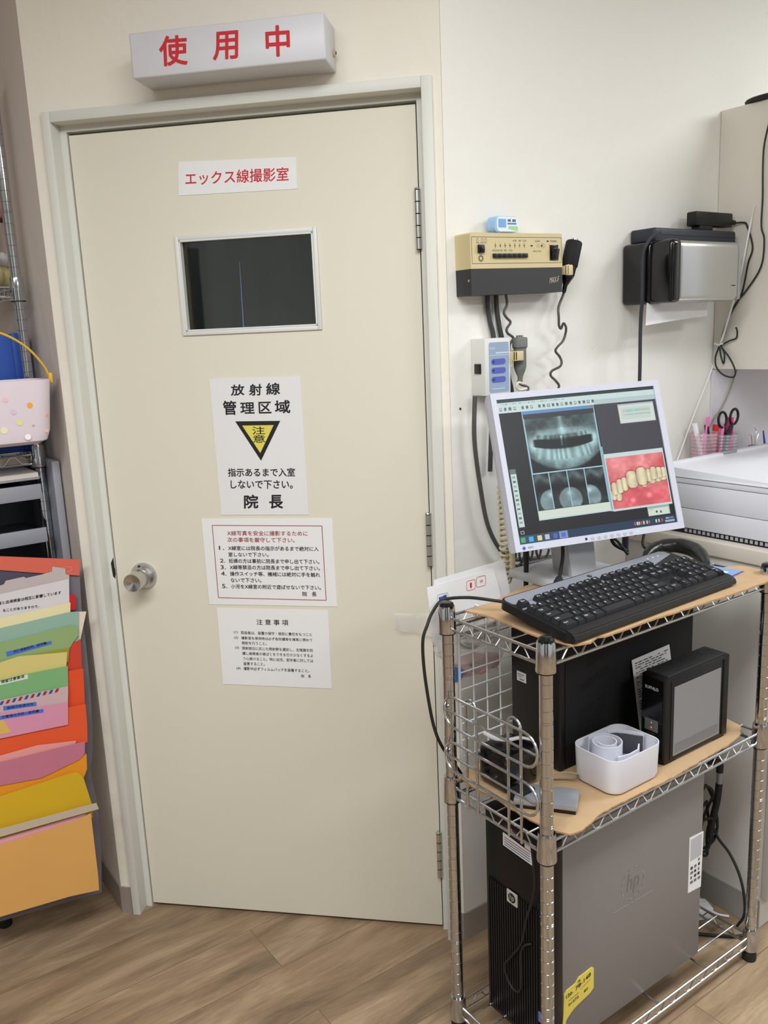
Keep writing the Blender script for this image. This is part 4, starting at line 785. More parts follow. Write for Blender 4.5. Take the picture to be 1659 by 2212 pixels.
m.add(vs, [(0, 1, 2, 3), (11, 10, 9, 8)]+[(4*r_+i, 4*r_+(i+1) % 4, 4*(r_+1)+(i+1) % 4, 4*(r_+1)+i) for r_ in range(2) for i in range(4)], M_mon); m.build('back_housing', mon, smooth=False)
for k in range(8):
    m = MB(); m.M = MT; x = -0.008+k*0.0155-0.03
    if k == 0: m.lathe([(0.0028, 0), (0.0028, 0.0006)], M_ink, (x, -0.001, -0.1585), (0, -1, 0), 12)
    else:
        m.lathe([(0.0042, 0), (0.0042, 0.0008), (0.0036, 0.001)], mat('button_grey', s2l(176, 178, 190), 0.4), (x, -0.001, -0.1585), (0, -1, 0), 16); m.lathe([(0.0034, 0), (0.0034, 0.0012)], M_mon, (x, -0.001, -0.1585), (0, -1, 0), 16); m.lathe([(0.001, 0), (0.001, 0.0014)], M_ink2, (x, -0.001, -0.1585), (0, -1, 0), 8)
    m.build('front_button', mon)
m = MB(); m.M = MT; m.lathe([(0.002, 0), (0.002, 0.0008)], mat('power_blue', (0.1, 0.5, 0.9), emit=(0.15, 0.65, 1.0), es=1.3), (0.086, -0.001, -0.1585), (0, -1, 0), 12); m.build('power_light', mon)

# picture on the screen
def screen_picture(W=330, H=264):
    rs = np.random.RandomState(4)
    u, v = np.meshgrid((np.arange(W)+0.5)/W, (np.arange(H)+0.5)/H)
    img = np.zeros((H, W, 3)); img[:] = (30, 30, 33)
    def nz(sx, sy, seed):
        r = np.random.RandomState(seed).rand(int(sy)+3, int(sx)+3); x = u*sx; y = v*sy; xi = x.astype(int); yi = y.astype(int); fx = x-xi; fy = y-yi
        fx = fx*fx*(3-2*fx); fy = fy*fy*(3-2*fy)
        return (r[yi, xi]*(1-fx)+r[yi, xi+1]*fx)*(1-fy)+(r[yi+1, xi]*(1-fx)+r[yi+1, xi+1]*fx)*fy
    def R(a, b, c, d, col): img[(u >= a) & (u < c) & (v >= b) & (v < d)] = col
    def blend(mask, col, k=1.0):
        kk = (np.clip(mask, 0, 1)*k)[..., None]; img[:] = img*(1-kk)+np.array(col)*kk
    def sm(x, a, b): t = np.clip((x-a)/(b-a), 0, 1); return t*t*(3-2*t)
    R(0, 0, 1, 0.024, (44, 58, 60)); R(0.0, 0.024, 1, 0.093, (196, 216, 214)); R(0.6, 0.062, 1, 0.093, (176, 196, 198))
    R(0.0, 0.093, 0.14, 0.94, (22, 23, 25)); R(0.60, 0.093, 1, 0.46, (66, 64, 72))
    for i in range(46): a = 0.03+i*0.0085; R(a, 0.030, a+0.004, 0.038, (110, 130, 134) if rs.rand() > 0.25 else (190, 210, 210))
    for i in range(20):
        a = 0.012+i*0.028+(0.02 if i > 3 else 0)+(0.02 if i > 6 else 0); R(a, 0.056, a+0.016, 0.078, (120, 132, 134)); R(a+0.004, 0.060, a+0.012, 0.073, (70, 78, 82) if i % 3 else (206, 214, 212))
    # panoramic window
    R(0.139, 0.093, 0.594, 0.855, (150, 186, 200)); R(0.142, 0.096, 0.59, 0.118, (96, 140, 190)); R(0.57, 0.098, 0.585, 0.11, (190, 90, 70)); R(0.146, 0.118, 0.588, 0.148, (52, 56, 60))
    P = (u >= 0.147) & (u < 0.586) & (v >= 0.148) & (v < 0.530); x = (u-0.3665)/0.2195; y = (v-0.339)/0.191
    base = 70+40*nz(26, 20, 1)+25*nz(60, 50, 2)
    g = base.copy(); ycurve = 0.10+0.18*(x*x)*-1.0
    yo = y+0.14*(x**2)*1.0-0.02        # opening centre curves upwards at the sides
    jaw = np.exp(-((y-(0.50-0.62*x*x))/0.34)**2)*sm(1.06-np.abs(x), 0, 0.16); g = g+95*jaw
    upper = np.exp(-((y-(-0.42-0.0*x)+0.30*x*x*-1)/0.16)**2)*sm(1.0-np.abs(x), 0, 0.3); g = g+70*upper
    g = g+45*np.exp(-(x/0.10)**2)*(y < -0.2)+30*np.exp(-((x)/0.05)**2)*(y < -0.5)
    hole = sm(0.23-np.abs(yo)-0.10*x*x, 0.0, 0.05)*sm(0.88-np.abs(x), 0.0, 0.1); g = g*(1-hole)+22*hole
    teeth = (0.5+0.5*np.cos(x*(40-9*(y-0.1))+2.2*np.sin(x*7+1)+1.3*nz(9, 5, 31)))*(0.55+0.6*nz(14, 8, 33)); up = sm(0.11-np.abs(yo+0.24), 0, 0.05)*sm(0.8-np.abs(x), 0, 0.1); g = g*(1-0.6*up)+0.6*up*(70+110*teeth*(np.abs(x) > 0.38)+40*teeth)
    fr_ = np.exp(-((x+0.02)/0.07)**2)*sm(0.22-np.abs(yo+0.10), 0, 0.06); g = g+100*fr_*teeth
    lo = sm(0.24-np.abs(yo-0.38), 0, 0.07)*sm(0.86-np.abs(x), 0, 0.12); g = g*(1-0.5*lo)+0.5*lo*(120+125*teeth)
    g = g*(1-0.55*sm(y-(0.98-0.55*x*x), -0.06, 0.04)); g = g*(1-0.72*sm(y-(1.02-0.6*x*x), 0.0, 0.08)); g = g-35*(y < -0.55)*nz(9, 12, 7)
    g = np.clip(g, 16, 240); c = np.stack([g*0.80, g*0.97, g*0.98], -1); img[P] = c[P]
    img[P & (v < 0.152)] = (40, 46, 50)
    R(0.142, 0.530, 0.592, 0.5385, (170, 206, 220)); R(0.588, 0.398, 0.602, 0.86, (140, 176, 190))
    # three tomographic slices
    for k, (a, b) in enumerate(((0.146, 0.238), (0.244, 0.352), (0.357, 0.462), (0.467, 0.586))):
        Q = (u >= a) & (u < b) & (v >= 0.5385) & (v < 0.787); g2 = 30+90*nz(22, 22, 10+k)*nz(50, 46, 40+k)**0.5+95*np.exp(-((v-0.575-0.02*np.sin(u*60))/0.03)**2)
        cx_ = (0.238, 0.355, 0.352, 0.470)[k]; cv = 0.735; d_ = np.hypot((u-cx_)/0.075, (v-cv)/0.085); g2 = g2*0.6+105*sm(1.05-d_, 0, 0.15)+70*np.exp(-((u-cx_)**2+(v-0.69)**2)/0.0004)
        g2 = g2*(1-0.6*np.exp(-((v-0.645)/0.028)**2)*(d_ > 1)); g2 = np.clip(g2, 14, 225); c = np.stack([g2*0.80, g2*0.95, g2*0.97], -1); img[Q] = c[Q]
    R(0.142, 0.787, 0.592, 0.797, (60, 62, 60)); R(0.142, 0.792, 0.592, 0.85, (206, 216, 204)); R(0.14, 0.85, 0.60, 0.856, (180, 210, 214))
    # photograph of teeth
    R(0.602, 0.456, 0.992, 0.862, (190, 214, 214)); R(0.605, 0.459, 0.99, 0.484, (196, 214, 212))
    Q = (u >= 0.608) & (u < 0.985) & (v >= 0.486) & (v < 0.848); ph = np.zeros((H, W, 3)); n1 = nz(18, 16, 21); n2 = nz(46, 42, 22)
    ph[..., 0] = 196+30*(n1-0.5)+20*n2; ph[..., 1] = 86+46*(n1-0.5)+24*n2; ph[..., 2] = 90+46*(n1-0.5)+24*n2
    bright = np.exp(-((u-0.7)**2+(v-0.56)**2)/0.01)+0.7*np.exp(-((u-0.87)**2+(v-0.54)**2)/0.008); ph += bright[..., None]*np.array((26, 44, 40))
    low = sm(v-(0.735-0.05*(u-0.6)), 0, 0.04); ph = ph*(1-low[..., None])+low[..., None]*np.stack([200+34*n1, 84+60*n1*n2, 92+60*n1*n2], -1)
    teethl = [(0.636, 0.705, 0.020, 0.045), (0.672, 0.692, 0.022, 0.050), (0.704, 0.682, 0.020, 0.050), (0.756, 0.655, 0.036, 0.062), (0.822, 0.640, 0.034, 0.064), (0.868, 0.640, 0.020, 0.046), (0.902, 0.628, 0.022, 0.046), (0.938, 0.628, 0.020, 0.040), (0.968, 0.628, 0.020, 0.036),
              (0.625, 0.750, 0.018, 0.036), (0.655, 0.752, 0.020, 0.044), (0.83, 0.70, 0.018, 0.02), (0.885, 0.675, 0.024, 0.026), (0.925, 0.670, 0.024, 0.024), (0.962, 0.662, 0.024, 0.026)]
    for (tx, ty, rx, ry) in sorted(teethl, key=lambda t: t[3]):
        d_ = (np.abs((u-tx)/rx)**3+np.abs((v-ty)/ry)**3); t_ = sm(1.0-d_, 0, 0.25); sh = (1-0.25*np.clip(np.abs((u-tx)/rx), 0, 1)**2)*(0.93+0.12*nz(30, 30, 50)); edge = sm(d_, 0.9, 1.25)*sm(1.7-d_, 0, 0.5)
        ph = ph*(1-0.25*edge[..., None]); ph = ph*(1-t_[..., None])+t_[..., None]*(np.array((226, 214, 176))*sh[..., None])
    ph += 60*(np.exp(-((u-0.74)**2+(v-0.80)**2)/0.0002)+np.exp(-((u-0.85)**2+(v-0.78)**2)/0.0003))[..., None]
    img[Q] = ph[Q]
    # chart, palette, small window, task bar
    R(0.744, 0.108, 0.982, 0.251, (176, 190, 190)); R(0.748, 0.120, 0.979, 0.248, (206, 214, 206)); R(0.762, 0.135, 0.955, 0.222, (196, 206, 200))
    for i in range(16):
        a = 0.775+i*0.0115; R(a, 0.150, a+0.008, 0.172, (120, 200, 180) if 3 <= i < 9 else (170, 184, 180)); R(a, 0.184, a+0.008, 0.192, (150, 170, 168))
    R(0.012, 0.484, 0.050, 0.886, (100, 116, 118)); R(0.014, 0.52, 0.048, 0.882, (196, 214, 208))
    for i in range(11): a = 0.535+i*0.031; R(0.022, a, 0.038, a+0.014, (90, 110, 126) if i % 2 else (150, 164, 160))
    R(0.820, 0.865, 0.966, 0.932, (150, 166, 160)); R(0.824, 0.880, 0.960, 0.928, (206, 216, 200)); R(0.872, 0.897, 0.884, 0.912, (60, 66, 66)); R(0.900, 0.900, 0.912, 0.915, (90, 96, 92)); R(0.83, 0.884, 0.86, 0.892, (180, 190, 180))
    R(0, 0.9415, 1, 0.945, (96, 150, 130)); R(0, 0.945, 1, 1, (34, 58, 82)); R(0, 0.945, 0.30, 1, (44, 74, 96))
    for a, c in ((0.012, (90, 160, 110)), (0.062, (70, 170, 220)), (0.113, (220, 208, 130)), (0.158, (190, 190, 196)), (0.208, (84, 96, 190)), (0.258, (96, 110, 210))): R(a, 0.955, a+0.026, 0.990, c)
    R(0.245, 0.947, 0.298, 0.998, (120, 150, 180)); R(0.258, 0.957, 0.284, 0.990, (90, 100, 210))
    for i, a in enumerate((0.72, 0.735, 0.75, 0.765, 0.78, 0.80, 0.815, 0.86, 0.88, 0.90)): R(a, 0.960, a+0.009, 0.982, ((190, 80, 80), (210, 210, 214), (220, 200, 120))[i % 3])
    for i in range(6): R(0.93+i*0.009, 0.953, 0.935+i*0.009, 0.965, (190, 200, 210)); 
    for i in range(7): R(0.925+i*0.009, 0.975, 0.930+i*0.009, 0.987, (190, 200, 210))
    R(0.018, 0.910, 0.038, 0.932, (180, 186, 186)); R(0.021, 0.914, 0.035, 0.928, (30, 30, 33))
    return np.clip(img, 0, 255)/255
pic = screen_picture(); H_, W_, _ = pic.shape
lin = np.where(pic <= 0.04045, pic/12.92, ((pic+0.055)/1.055)**2.4)
m_s = bpy.data.materials.new('screen_picture'); m_s.use_nodes = True; nt = m_s.node_tree; b = nt.nodes['Principled BSDF']
at = nt.nodes.new('ShaderNodeVertexColor'); at.layer_name = 'picture'; b.inputs['Base Color'].default_value = (0.01, 0.01, 0.012, 1); b.inputs['Roughness'].default_value = 0.35; b.inputs['Specular IOR Level'].default_value = 0.3
nt.links.new(at.outputs['Color'], b.inputs['Emission Color']); b.inputs['Emission Strength'].default_value = 0.95
xs = np.linspace(-ix, ix, W_+1); zs = np.linspace(iz, -iz, H_+1)
vv = [tuple(MT @ Vector((x, 0.002, z))) for z in zs for x in xs]
ff = [(j*(W_+1)+i, (j+1)*(W_+1)+i, (j+1)*(W_+1)+i+1, j*(W_+1)+i+1) for j in range(H_) for i in range(W_)]
me = bpy.data.meshes.new('screen'); me.from_pydata(vv, [], ff); me.materials.append(m_s)
ca_ = me.color_attributes.new('picture', 'FLOAT_COLOR', 'CORNER'); colr = np.ones((H_*W_, 4, 4), dtype=np.float32); colr[:, :, :3] = lin.reshape(-1, 1, 3); ca_.data.foreach_set('color', colr.ravel()); me.update()
scr = bpy.data.objects.new('screen', me); COL.objects.link(scr); scr.parent = mon; scr['label'] = 'lit screen with x-rays and a photo of teeth'
M_stand = mat('stand_grey', s2l(186, 188, 192), 0.5)
L_ = Vector(mon.location)
m = MB(); f0 = [(1.345, 1.226), (1.416, 1.221), (1.446, 1.300), (1.376, 1.312)]; f1 = [(1.338, 1.262), (1.424, 1.255), (1.452, 1.33), (1.372, 1.342)]
vs = [(x-L_.x, y-L_.y, 0.990-L_.z) for x, y in f0]+[(x-L_.x, y-L_.y, 1.19-L_.z) for x, y in f1]
m.add(vs, [(3, 2, 1, 0), (4, 5, 6, 7)]+[(i, (i+1) % 4, (i+1) % 4+4, i+4) for i in range(4)], M_stand); m.build('stand_neck', mon, smooth=False)
m = MB(); m.box(1.297-L_.x, 1.490-L_.x, 1.205-L_.y, 1.375-L_.y, 0.0, 0.019, M_stand, bev=0.004); m.build('stand_base', mon)

# ================================================================== keyboard
kb = thing('computer_keyboard', 'black keyboard with silver top band on the fibreboard', 'keyboard', (1.080, 0.984, ZT+0.0040), radians(1.6))
KL, KD = 0.520, 0.189; tilt = radians(8.5); KM = Matrix.Rotation(tilt, 4, 'X')
M_key = mat('key_black', s2l(34, 35, 38), 0.5, spec=0.4); M_silver = mat('silver_paint', s2l(138, 142, 152), 0.4, metal=0.1); M_kleg = mat('legend_white', s2l(205, 205, 210), 0.6)
def rpoly(x0, x1, y0, y1, r, n=5): return [(a, b) for a, b in rrect(x0, x1, y0, y1, r, n)]
m = MB(); m.M = KM; m.slab(rpoly(0, KL, 0.006, KD, 0.018), 0.0, 0.017, M_black)
pf = [(0.006, 0.0), (0.001, 0.004), (0.0, 0.009), (0.004, 0.015), (0.012, 0.0185), (0.024, 0.0195), (0.024, 0.0)]
k = len(pf); vs = [(x, a, b_) for x in (0.006, KL-0.006) for a, b_ in pf]; m.add(vs, [tuple(range(k)), tuple(range(k, 2*k))[::-1]]+[(i, i+k, (i+1) % k+k, (i+1) % k) for i in range(k)], M_black)
m.text('KU-0316', 0, (0, 0), (0.001, 0), (0, 0.001), M_key) if False else None
m.build('body', kb, ang=25)
m = MB(); m.M = KM; U = (KL-0.020)/22.7; X0 = 0.010; Yr = [0.0265+i*0.0202 for i in range(5)]; YF = 0.1335
m.slab(rpoly(0.006, KL-0.118, YF+0.017, KD-0.004, 0.012)[:], 0.017, 0.0182, M_silver)
m.slab([(KL-0.13, YF-0.002), (KL-0.012, YF-0.002+0.03), (KL-0.012, KD-0.012), (KL-0.024, KD-0.004), (KL-0.13, KD-0.004)], 0.017, 0.0183, M_silver)
m.slab([(0.006, YF-0.006), (KL-0.118, YF-0.006), (KL-0.118, YF-0.002), (0.006, YF-0.002)], 0.017, 0.0182, M_silver)
for a, b_ in ((1.15, 1.9), (6.0, 6.45), (10.5, 10.95), (15.0, 15.35)): m.slab([(X0+a*U, YF-0.004), (X0+b_*U, YF-0.004), (X0+b_*U, YF+0.020), (X0+a*U, YF+0.020)], 0.017, 0.0182, M_silver)
m.build('top_band', kb, smooth=False, label='silver band behind the function keys')
# hp mark on the band
m = MB(); m.M = KM @ Matrix.Translation((KL*0.47, KD-0.018, 0.0185)) @ Matrix.Rotation(radians(-90), 4, 'X')
m.lathe([(0.0055, 0), (0.0055, 0.0004)], M_ink, (0, 0, 0), (0, -1, 0), 20); m.text('hp', -0.0005, (-0.0032, -0.0030), (0.0032, -0.0030), (-0.0025, 0.0032), M_silver, 0.0); m.build('maker_mark', kb)
for k in range(3):
    m = MB(); m.M = KM; m.slab([(KL-0.085+k*0.018, KD-0.022), (KL-0.0815+k*0.018, KD-0.022), (KL-0.0815+k*0.018, KD-0.018), (KL-0.085+k*0.018, KD-0.018)], 0.0183, 0.0187, M_wink); m.build('status_light', kb)
keys = []   # x (units), y, width, legend, depth rows
def row(y, x, items):
    for it in items:
        lg, wd = (it, 1) if isinstance(it, str) else it
        if lg is not None: keys.append((x, y, wd, lg))
        x += wd
row(YF, 0, ['Esc', (None, 1), 'F1', 'F2', 'F3', 'F4', (None, .5), 'F5', 'F6', 'F7', 'F8', (None, .5), 'F9', 'F10', 'F11', 'F12', (None, .35), 'Prt', 'Scr', 'Brk'])
row(Yr[4], 0, ['半', '1', '2', '3', '4', '5', '6', '7', '8', '9', '0', '-', '^', '¥', 'Bs', (None, .35), 'Ins', 'Hm', 'PU', (None, .35), 'NL', '/', '*', '-'])
row(Yr[3], 0, [('Tab', 1.5), 'Q', 'W', 'E', 'R', 'T', 'Y', 'U', 'I', 'O', 'P', '@', '[', ('Ent', 1.5), (None, .35), 'Del', 'End', 'PD', (None, .35), '7', '8', '9'])
row(Yr[2], 0, [('Caps', 1.75), 'A', 'S', 'D', 'F', 'G', 'H', 'J', 'K', 'L', ';', ':', ']', ('', 1.25), (None, 3.7), '4', '5', '6'])
row(Yr[1], 0, [('Shift', 2.25), 'Z', 'X', 'C', 'V', 'B', 'N', 'M', ',', '.', '/', '\\', ('Shift', 1.75), (None, 1.35), '↑', (None, 1.35), '1', '2', '3'])
row(Yr[0], 0, [('Ctrl', 1.5), '田', ('Alt', 1.25), ('無', 1.25), ('', 4), ('変', 1.25), ('カナ', 1.25), ('Alt', 1.25), '田', ('三', .9), ('Ctrl', 1.3), (None, .4), '←', '↓', '→', (None, .35), ('0', 2), '.'])
keys.append((18.7+3, Yr[3], 1, '+2')); keys.append((18.7+3, Yr[1], 1, 'E2'))
def key_geo(m, x, y, wd, lg):
    dp = 0.0188; tall = lg in ('+2', 'E2')
    if tall: y -= 0.0202 if lg == '+2' else 0.0202; dp = 0.039
    x0, x1 = X0+x*U+0.0006, X0+(x+wd)*U-0.0006; h0, h1 = 0.0165, 0.0265; i = 0.0032
    vs = [(x0, y, h0), (x1, y, h0), (x1, y+dp, h0), (x0, y+dp, h0), (x0+i, y+i*0.8, h1-0.001), (x1-i, y+i*0.8, h1-0.001), (x1-i, y+dp-i*0.7, h1+0.0005), (x0+i, y+dp-i*0.7, h1+0.0005)]
    m.add(vs, [(3, 2, 1, 0), (4, 5, 6, 7), (0, 1, 5, 4), (1, 2, 6, 5), (2, 3, 7, 6), (3, 0, 4, 7)], M_key)
    lg = lg.replace('+2', '+').replace('E2', 'Ent')
    if lg:
        v, f = text_geo(lg, 0.01); wl = 0.0030*min(len(lg), 3)+0.0004; hl = 0.0042; xa = x0+i+0.0012; ya = y+dp*0.47
        m.add([(xa+a*wl, ya+b_*hl, h1-0.001+0.0015*((ya+b_*hl-y)/dp)+0.0002) for a, b_ in v], f, M_kleg)
MW = Matrix.Translation(kb.location) @ Matrix.Rotation(radians(1.6), 4, 'Z') @ KM
keys.sort(key=lambda q: (MW @ Vector((X0+q[0]*U, q[1], 0))-Vector((0, 0, 1.5264))).length)
for q in keys[:100]:
    m = MB(); m.M = KM; key_geo(m, *q); m.build('key', kb, smooth=False, fixn=False)
if len(keys) > 100:
    m = MB(); m.M = KM
    for q in keys[100:]: key_geo(m, *q)
    m.build('key', kb, smooth=False, fixn=False, kind='stuff')
for x in (0.035, KL-0.055):
    m = MB(); m.box(x, x+0.026, KD-0.040, KD-0.036, 0.000, 0.026, M_black, bev=0.001); m.build('tilt_foot', kb)

# ================================================================== on the middle shelf
# black desktop tower
bt = thing('computer_tower', 'black computer tower with vent holes on the middle shelf', 'computer', (1.234, 1.161, ZM+0.0037))
m = MB(); TH = 0.335; m.box(0.018, 0.452, 0, 0.142, 0, TH, M_matte, bev=0.003); 
M_vent = mat('vent_black', (0.002, 0.002, 0.002), 0.9)
for (x0, x1, z0, z1, sl) in ((0.085, 0.190, 0.215, 0.255, 0.25), (0.065, 0.160, 0.165, 0.19, 0.25), (0.060, 0.150, 0.085, 0.135, 0.15)):
    nx_ = int((x1-x0)/0.0065); nz_ = int((z1-z0)/0.0065)
    for i in range(nx_):
        for j in range(nz_):
            x = x0+i*0.0065+(0.003 if j % 2 else 0); z = z0+j*0.0065+sl*(x-x0); m.add([(x+0.0019*cos(a), -0.0004, z+0.0026*sin(a)) for a in [2*pi*k/6 for k in range(6)]], [(0, 1, 2, 3, 4, 5)], M_vent)
m.build('case', bt, ang=30)
m = MB(); m.box(0, 0.018, -0.002, 0.144, 0.0, TH+0.002, M_black, bev=0.006, seg=3); m.build('front_panel', bt)
MF = Matrix.Rotation(radians(-90), 4, 'Z')
m = MB(); m.M = Matrix.Translation((0, 0.142, 0)) @ MF
m.prism([(0.018, 0.170), (0.046, 0.170), (0.046, 0.192), (0.018, 0.192)], -0.0006, 0.0, M_paper); m.text('LABEL 2012', -0.0009, (0.021, 0.183), (0.040, 0.183), (0.021, 0.188), M_ink2) if False else line(m, (0.021, 0.186), (0.040, 0.186), 0.0016, M_ink2, -0.0009); line(m, (0.021, 0.181), (0.036, 0.181), 0.0012, M_ink2, -0.0009); line(m, (0.026, 0.175), (0.040, 0.175), 0.002, M_ink2, -0.0009); m.build('white_sticker', bt, fixn=False)
m = MB(); m.M = Matrix.Translation((0, 0.142, 0)) @ MF
m.prism([(0.100, 0.19), (0.112, 0.19), (0.112, 0.25), (0.100, 0.25)], -0.0006, 0.0, mat('pale_sticker', s2l(186, 200, 206), 0.5)); line(m, (0.103, 0.20), (0.103, 0.245), 0.001, M_ink2, -0.0009); m.build('tall_sticker', bt, fixn=False)
# instruction sheet leaning on the black tower
m = MB(); v0 = [(1.462, 1.128, ZM+0.005), (1.596, 1.128, ZM+0.005), (1.590, 1.156, 0.800), (1.458, 1.156, 0.796)]
m.add(v0+[(a, b_+0.0008, c) for a, b_, c in v0], [(0, 1, 2, 3), (7, 6, 5, 4), (0, 4, 5, 1), (1, 5, 6, 2), (2, 6, 7, 3), (3, 7, 4, 0)], M_paper)
rnd = random.Random(9)
def onq(u_, v_): 
    p = Vector(v0[0]).lerp(Vector(v0[1]), u_); q_ = Vector(v0[3]).lerp(Vector(v0[2]), u_); r_ = p.lerp(q_, v_); return (r_.x, r_.y-0.0006, r_.z)
for i in range(30):
    v_ = 0.95-i*0.028; u_ = 0.06
    while u_ < 0.85:
        l = rnd.uniform(0.03, 0.12)
        if rnd.random() < (0.9 if i % 5 else 0.4): m.quad(onq(u_, v_-0.006), onq(u_+l, v_-0.006), onq(u_+l, v_+0.004), onq(u_, v_+0.004), M_ink2 if i % 6 else M_ink)
        u_ += l+rnd.uniform(0.01, 0.05)
m.build('instruction_sheet', smooth=False, fixn=False, label='printed white sheet leaning between black tower and small black drive', cat='paper')
# network drive
nas = thing('network_drive', 'small black and silver network drive standing on the middle shelf', 'drive', (1.419, 1.037, ZM+0.0037))
NL, ND, NH = 0.226, 0.062, 0.196
m = MB(); m.box(0, NL, 0, ND, 0.004, NH, M_black, bev=0.004, seg=2)
for k in range(9): m.box(0.012, NL-0.010, 0.005+k*0.0062, 0.0085+k*0.0062, NH-0.002, NH+0.0035, mat('rib_grey', s2l(54, 54, 56), 0.5))
for x in (0.006, NL-0.045): m.box(x, x+0.038, 0.004, ND-0.004, 0, 0.006, M_black)
m.box(0.018, 0.024, -0.0015, 0.001, 0.010, NH-0.008, M_black); m.box(NL-0.024, NL-0.018, -0.0015, 0.001, 0.010, NH-0.008, M_black)
m.build('case', nas, ang=30)
m = MB(); m.box(0.028, NL-0.034, -0.0015, 0.001, 0.016, NH-0.024, mat('silver_panel', s2l(142, 143, 146), 0.45, metal=0.2))
for i in range(44):
    for j in range(7): x = 0.034+i*0.0035; z = 0.022+j*0.0032; m.add([(x+0.0010*cos(a), -0.0017, z+0.0010*sin(a)) for a in (0.78, 2.36, 3.93, 5.5)], [(0, 1, 2, 3)], M_ink2)
m.build('side_panel', nas, smooth=False, label='silver side panel')
m = MB(); m.M = Matrix.Translation((-0.0005, ND, 0)) @ MF
m.prism([(0.004, 0.008), (ND-0.006, 0.008), (ND-0.006, NH-0.006), (0.004, NH-0.006)], -0.0015, 0, M_gloss); m.text('BUFFALO', -0.0018, (0.012, 0.165), (0.045, 0.165), (0.012, 0.172), M_wink, 0.01)
line(m, (0.018, 0.108), (0.036, 0.108), 0.0018, M_ink2, -0.0018); line(m, (0.018, 0.066), (0.038, 0.066), 0.0018, M_ink2, -0.0018); m.build('front_panel', nas, fixn=False)
m = MB(); m.M = Matrix.Translation((-0.0005, ND, 0)) @ MF; m.prism([(0.013, 0.072), (0.046, 0.072), (0.046, 0.098), (0.013, 0.098)], -0.0028, -0.0012, mat('lamp_window', s2l(96, 100, 98), 0.3))
m.lathe([(0.002, 0), (0.002, 0.0006)], mat('led_red', (0.5, 0.03, 0.03), emit=(0.9, 0.08, 0.06), es=1.0), (0.030, -0.0028, 0.080), (0, -1, 0), 10); m.lathe([(0.0016, 0), (0.0016, 0.0006)], mat('led_green', (0.1, 0.4, 0.1), emit=(0.25, 0.6, 0.25), es=0.5), (0.030, -0.0028, 0.091), (0, -1, 0), 10); m.build('lamp_window', nas, fixn=False)
m = MB(); m.tube(smoothpath([(1.642, 1.07, 0.655), (1.665, 1.075, 0.66), (1.69, 1.09, 0.645), (1.70, 1.12, 0.625), (1.715, 1.16, 0.61), (1.72, 1.20, 0.60)], 5), 0.0045, M_rubber, 8); m.tube(smoothpath([(1.642, 1.085, 0.64), (1.66, 1.10, 0.63), (1.69, 1.13, 0.615), (1.71, 1.19, 0.612)], 5), 0.0035, M_rubber, 8); m.tube(smoothpath([(1.645, 1.08, 0.625), (1.68, 1.075, 0.622), (1.705, 1.09, 0.616), (1.718, 1.13, 0.612)], 5), 0.003, mat('light_grey_cord', (0.3, 0.3, 0.3)), 8)
m.build('drive_cables', label='tangle of dark cables leaving the rear of the small black drive', cat='cable')
# white box with rolled strap
wb = thing('white_tray', 'frosted white rounded plastic box holding a rolled strap', 'box', (1.3125, 1.0745, ZM+0.0037))
M_frost = mat('frosted_white', s2l(226, 226, 234), 0.4, spec=0.4)
m = MB(); n = 6; vs = []; rings = []
def rr2(hx, hy, r): return rrect(-hx, hx, -hy, hy, r, n)
for hx, hy, r, z in ((0.064, 0.048, 0.022, 0.0), (0.072, 0.055, 0.026, 0.004), (0.075, 0.058, 0.028, 0.012), (0.077, 0.060, 0.028, 0.078), (0.0750, 0.0580, 0.026, 0.078), (0.073, 0.056, 0.026, 0.012), (0.066, 0.05, 0.022, 0.006)):
    rings.append([(x, y, z) for x, y in rr2(hx, hy, r)])
k = len(rings[0]); vs = [p for r_ in rings for p in r_]
m.add(vs, [tuple(range(k))[::-1], tuple(range((len(rings)-1)*k, len(rings)*k))]+[(i*k+j, i*k+(j+1) % k, (i+1)*k+(j+1) % k, (i+1)*k+j) for i in range(len(rings)-1) for j in range(k)], M_frost); m.build('tray_body', wb, fixn=False)
cs = thing('rolled_strap', 'rolled white cloth strap with dark band inside the white box', 'strap', (1.310, 1.075, ZM+0.0105))
M_cloth = mat('white_cloth', s2l(214, 216, 226), 0.85, bump=(60, 0.3, 0.002))
def ribbon(pts, z0, z1, t, mt):
    m = MB(); k = len(pts); vs = []; 
    for i, (x, y) in enumerate(pts):
        a = pts[max(i-1, 0)]; b_ = pts[min(i+1, k-1)]; d_ = Vector((b_[0]-a[0], b_[1]-a[1])).normalized(); nx_, ny_ = -d_.y*t/2, d_.x*t/2
        vs += [(x+nx_, y+ny_, z0), (x-nx_, y-ny_, z0), (x-nx_, y-ny_, z1), (x+nx_, y+ny_, z1)]
    m.add(vs, [(4*i+j, 4*(i+1)+j, 4*(i+1)+(j+1) % 4, 4*i+(j+1) % 4) for i in range(k-1) for j in range(4)]+[(0, 1, 2, 3), (4*k-1, 4*k-2, 4*k-3, 4*k-4)], mt); return m
sp = [(-0.022+(0.016+0.0016*t_)*cos(t_*0.9+2.6), 0.008+(0.016+0.0016*t_)*sin(t_*0.9+2.6)) for t_ in np.linspace(0, 14, 70)]
ribbon(sp[:66], 0.002, 0.078, 0.0022, M_cloth).build('roll', cs)
ribbon([(-0.030, -0.030), (0.0, -0.036), (0.028, -0.034), (0.048, -0.02)], 0.004, 0.060, 0.003, M_cloth).build('loose_end', cs)
ribbon([(0.012, 0.032), (0.028, 0.024), (0.040, 0.008), (0.050, -0.010), (0.058, -0.022)], 0.030, 0.074, 0.003, mat('dark_band', s2l(70, 72, 78), 0.7)).build('dark_band', cs, label='dark grey band')
